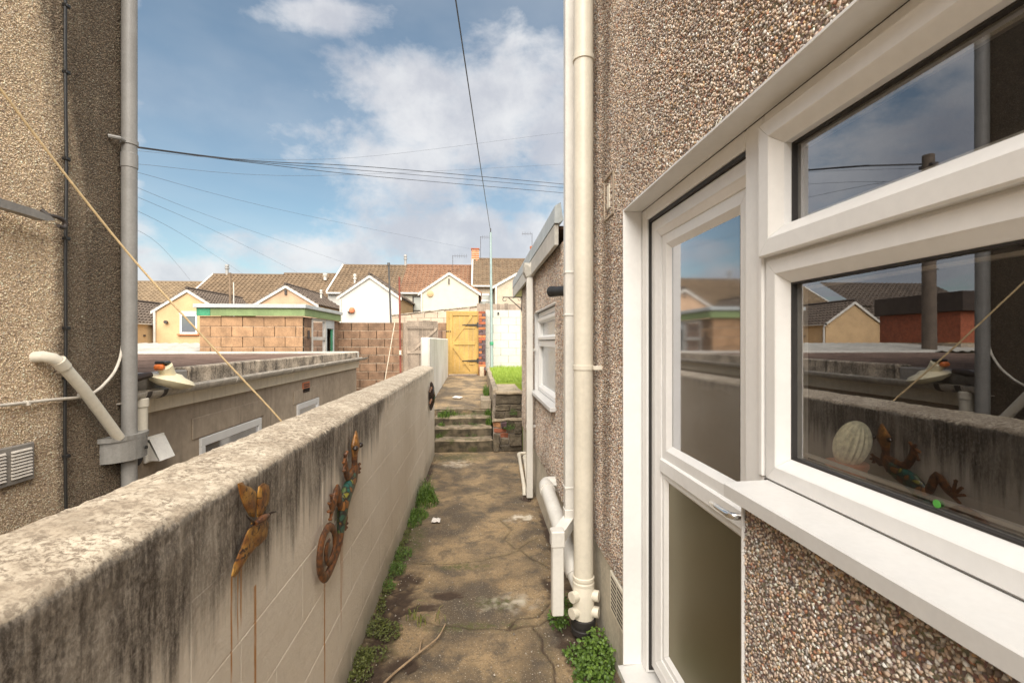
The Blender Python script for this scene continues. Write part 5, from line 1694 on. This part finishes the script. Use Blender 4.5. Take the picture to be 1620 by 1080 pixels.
H2 = thing('terraced_house', 'brown-roofed terraced house with a yellow gabled wing and a small white window', 'house', (-19, 36, 0), GR)
main_block(H2, -21.7, -16.1, 4.45, 7.10, 'render_yellow', 'tile_brown')
gable_wing(H2, -19.72, -15.82, -17.77, 30, 37.5, 3.52, 4.78, 'render_yellow', 'tile_dark')
far_window(H2, -18.2, -17.2, 30, 2.12, 3.30, glass='far_glass')
MB().box(-18.25, -17.15, 29.95, 30.01, 3.31, 3.50).build('lintel', M['white_trim'], H2)
MB().tube([(-19.66, 29.93, -.5), (-19.66, 29.93, 3.45)], .07, 8).build('downpipe', M['white_trim'], H2)
MB().tube([(-19.0, 29.98, 2.83), (-18.95, 29.8, 2.83)], .10, 10).build('boiler_flue', M['iron'], H2)
flue(H2, -20.6, 40, 7.05, .9, .12)

H3 = thing('terraced_house', 'brown-roofed terraced house with a pinkish gable behind the green-fascia shed', 'house', (-13.5, 36, 0), GR)
main_block(H3, -16.05, -11.32, 4.55, 7.22, 'render_pink', 'tile_brown', verge=False)
gable_wing(H3, -13.75, -10.1, -11.93, 30, 37.5, 3.95, 5.08, 'render_pink', 'tile_dark', side='render_yellow')
MB().box(-11.99, -11.87, 29.9, 30.0, 4.55, 4.85).build('gable_vent', M['iron'], H3)
flue(H3, -12.4, 38.9, 6.6, .55, .13, 'white_trim')
flue(H3, -10.95, 33.5, 4.55, .7, .07, 'white_trim')

H4 = thing('terraced_house', 'brown-roofed terraced house with a white gable and rusty wall flue', 'house', (-8.5, 36, 0), GR)
main_block(H4, -11.28, -6.02, 5.42, 7.98, 'render_white', 'tile_brown')
gable_wing(H4, -8.68, -5.0, -6.83, 30, 37.5, 4.45, 5.76, 'render_white', 'tile_dark', side='render_yellow')
MB().lathe([(.05, 0), (.16, .05), (.19, .18), (.13, .32), (.05, .36)], (-7.9, 29.9, 3.42), seg=10).build('wall_flue', M['terracotta'], H4, smooth=True)
MB().tube([(-8.1, 30, 3.48), (-8.1, 29.8, 3.48)], .05, 8).build('boiler_flue', M['iron'], H4)
MB().tube([(-8.62, 29.95, -.5), (-8.62, 29.95, 4.3)], .045, 8).build('downpipe', M['white_trim'], H4)
flue(H4, -6.15, 40, 7.95, 1.0, .10)
flue(H4, -9.6, 37.2, 5.8, 1.1, .09, 'white_trim')

H5 = thing('terraced_house', 'red-brown roofed terraced house with a cream gable and round alarm box', 'house', (-3.3, 36, 0), GR)
main_block(H5, -6.0, -.58, 5.45, 8.05, 'render_cream', 'tile_red', verge=False)
gable_wing(H5, -3.66, .0, -1.86, 30, 37.5, 4.75, 6.0, 'render_cream', 'tile_red')
far_window(H5, -5.0, -4.1, 36, 3.5, 5.1, 'brown_paint', glass='pale_glass', mid=3.95)
MB().lathe([(.02, 0), (.20, .01), (.20, .08), (.12, .11), (.02, .12)], (-3.05, 30, 4.68), Matrix.Rotation(R(90), 3, 'X'), 16).build('alarm_box', M['render_yellow'], H5, smooth=True)
MB().box(-1.91, -1.84, 29.9, 30, 5.3, 5.65).build('gable_vent', M['iron'], H5)
MB().tube([(-3.60, 29.94, -.5), (-3.60, 29.94, 4.7)], .05, 8).build('downpipe', M['white_trim'], H5)
aerial(H5, -2.1, 38.5, 7.0, 1.7, 1.2)

H6 = thing('terraced_house', 'brown-roofed terraced house on the right with orange chimney and plain beige wing', 'house', (2.2, 36, 0), GR)
main_block(H6, -.5, 5.2, 6.03, 8.65, 'render_beige', 'tile_brown')
gable_wing(H6, 1.05, 5.8, 3.4, 30, 37.5, 5.2, 6.55, 'render_beige', 'tile_brown')
far_window(H6, -.05, .95, 36, 3.9, 5.3, 'upvc', sill=False, mid=4.75)
MB().tube([(1.12, 29.93, -.5), (1.12, 29.93, 5.2)], .06, 8).build('downpipe', M['white_trim'], H6)
MB().box(2.78, 2.92, 29.95, 30.01, 3.2, 4.4).build('window', M['brown_paint'], H6)
ch = MB().box(-.58, .03, 39.7, 40.3, 8.1, 9.45).build('chimney', M['brick_orange'], H6)
for i in range(6):
    MB().box(-.60, .05, 39.68, 40.32, 8.42 + i * .18, 8.47 + i * .18).build('string_course', M['block_lane'], ch)
MB().box(-.64, .09, 39.64, 40.36, 9.45, 9.53).build('cap', M['brick_red'], ch)
ch2 = MB().box(4.2, 5.1, 39.6, 40.4, 8.2, 9.1).build('chimney', M['brick_orange'], H6)
MB().lathe([(.22, 0), (.18, .4), (.24, .45), (.27, .7), (.2, .72)], (4.66, 40, 9.1), seg=12).build('chimney_pot', M['terracotta'], ch2, smooth=True)
aerial(H6, .18, 40, 8.6, 2.0, 1.0)
aerial(H6, 4.66, 40.6, 8.9, 2.2, -.9)

# ---- what the big window mirrors: hidden from here behind the tan house, a few metres further left
HY = thing('yellow_gabled_house', 'yellow gabled house with white bargeboards mirrored in the large window', 'house', (-24.5, 26, 0))
gable_wing(HY, -28.0, -24.6, -26.3, 24.4, 31, 3.0, 4.25, 'render_yellow', 'tile_dark')
MB().box(-34, -24.8, 31, 38, -.6, 4.2).build('wall', M['render_beige'], HY)
rf_ = MB()
tiled_slope(rf_, (-34, 30.8, 4.1), (-24.8, 30.8, 4.1), (-24.8, 34.5, 6.2), (-34, 34.5, 6.2), 13, .35)
rf_.build('roof', M['tile_dark'], HY, tint=True, fix=False, kind='stuff')
BR = thing('brick_garage', 'red brick garage with a dark flat fascia mirrored at the right of the large window', 'garage', (-12.2, 11.5, 0))
MB().box(-17, -11.15, 11.5, 14, 1.62, 2.45).build('wall', M['brick_red'], BR)
MB().box(-17, -11.10, 11.45, 14, -.6, 1.60).build('plinth', M['render_grey'], BR)
MB().box(-17.1, -11.05, 11.35, 14.1, 2.46, 2.98, .01).build('fascia', M['brown_paint'], BR)
TP = thing('telegraph_pole', 'brown telegraph pole mirrored in the large window, cables fanning from its top', 'pole', (-9.55, 10.8, -.6))
MB().tube([(-9.55, 10.8, -.6), (-9.52, 10.8, 6.25)], [.16, .125], 14).build('shaft', M['tele_pole'], TP, smooth=True)
for i in range(8):
    MB().tube([(-9.54, 10.8, 2.6 + i * .42), (-9.54 + (.24 if i % 2 else -.24), 10.8, 2.6 + i * .42)], .014, 6).build('step_iron', M['iron'], TP)
MB().box(-9.60, -9.44, 10.62, 10.98, 5.95, 6.02).build('crossarm', M['iron'], TP)

# ---- overhead cables
Pt, Pq = (-9.50, 10.8, 5.98), (-9.50, 10.8, 5.4)


def cable(label, pts, r, mat='cable'):
    if pts[0] in (Pt, Pq):
        a, b = Vector(pts[1]), Vector(pts[2])
        e = a - (b - a) * .06
        pts = [tuple(e + (Vector((-9.5, 10.8, e.z)) - e) * t) for t in (1., .5, .1)] + [tuple(e)] + list(pts[1:])
    t_ = thing('overhead_cable', label, 'cable', pts[0], 'overhead cables')
    MB().tube(pts, r, 5, smooth=6).build('wire', M[mat], t_)


cable('thick dark overhead cable running right from the drainpipe, topmost of three close lines', [Pt, (-7.96, 11.2, 6.09), (-6.496, 14, 6.86), (-3.535, 17, 7.85), (3.985, 22, 9.12), (6.5, 23.6, 9.5)], .012)
cable('thick dark overhead cable running right from the drainpipe, middle of three close lines', [Pt, (-7.96, 11.2, 6.075), (-6.496, 14, 6.83), (-3.535, 17, 7.70), (3.985, 22, 8.95), (6.5, 23.6, 9.3)], .009)
cable('thick dark overhead cable running right from the drainpipe, lowest of three close lines', [Pt, (-7.96, 11.2, 6.065), (-6.496, 14, 6.80), (-3.535, 17, 7.52), (3.985, 22, 8.70), (6.5, 23.6, 9.0)], .010)
cable('thin overhead cable sagging then rising highest at the right', [Pt, (-7.96, 11.2, 5.99), (-6.496, 14, 6.904), (-3.743, 18, 8.677), (3.985, 22, 11.563), (6.5, 23.4, 12.4)], .0045, 'thincable')
cable('thin overhead cable sagging then rising just above the three close lines', [Pt, (-7.96, 11.2, 5.69), (-5.395, 16, 7.164), (3.985, 22, 10.061), (6.5, 23.4, 10.8)], .0045, 'thincable')
cable('thin overhead cable sloping down to the orange chimney', [Pq, (-7.96, 11.2, 5.547), (-7.255, 20, 6.902), (.0, 40, 9.4)], .0045, 'thincable')
cable('thin overhead cable sloping down to the left end of the white-gabled house roof', [Pq, (-7.96, 11.2, 5.232), (-10.282, 20, 6.531), (-10.541, 39, 7.939)], .0045, 'thincable')
cable('thin overhead cable sloping down to the roof above the pinkish gable', [Pq, (-7.96, 11.2, 5.031), (-10.282, 20, 5.934), (-14.268, 38, 7.1)], .0045, 'thincable')
cable('thin overhead cable sloping down to the brown roof beside the slim post', [Pq, (-7.96, 11.2, 4.731), (-11.77, 20, 5.833), (-18.348, 38, 6.9)], .0045, 'thincable')
cable('thin overhead cable at far left sloping down to the tan roof', [Pq, (-7.96, 11.2, 4.301), (-12.754, 20, 5.38), (-22.0, 38, 6.0)], .0045, 'thincable')
cable('single steep overhead cable dropping from the top of the photo to the green pole', [(-.42, -.1, 4.42), (-.195, 4., 4.56), (.035, 8.0, 4.63), (.20, 10.8, 4.68), (.343, 13.3, 4.76)], .0068, 'thincable')
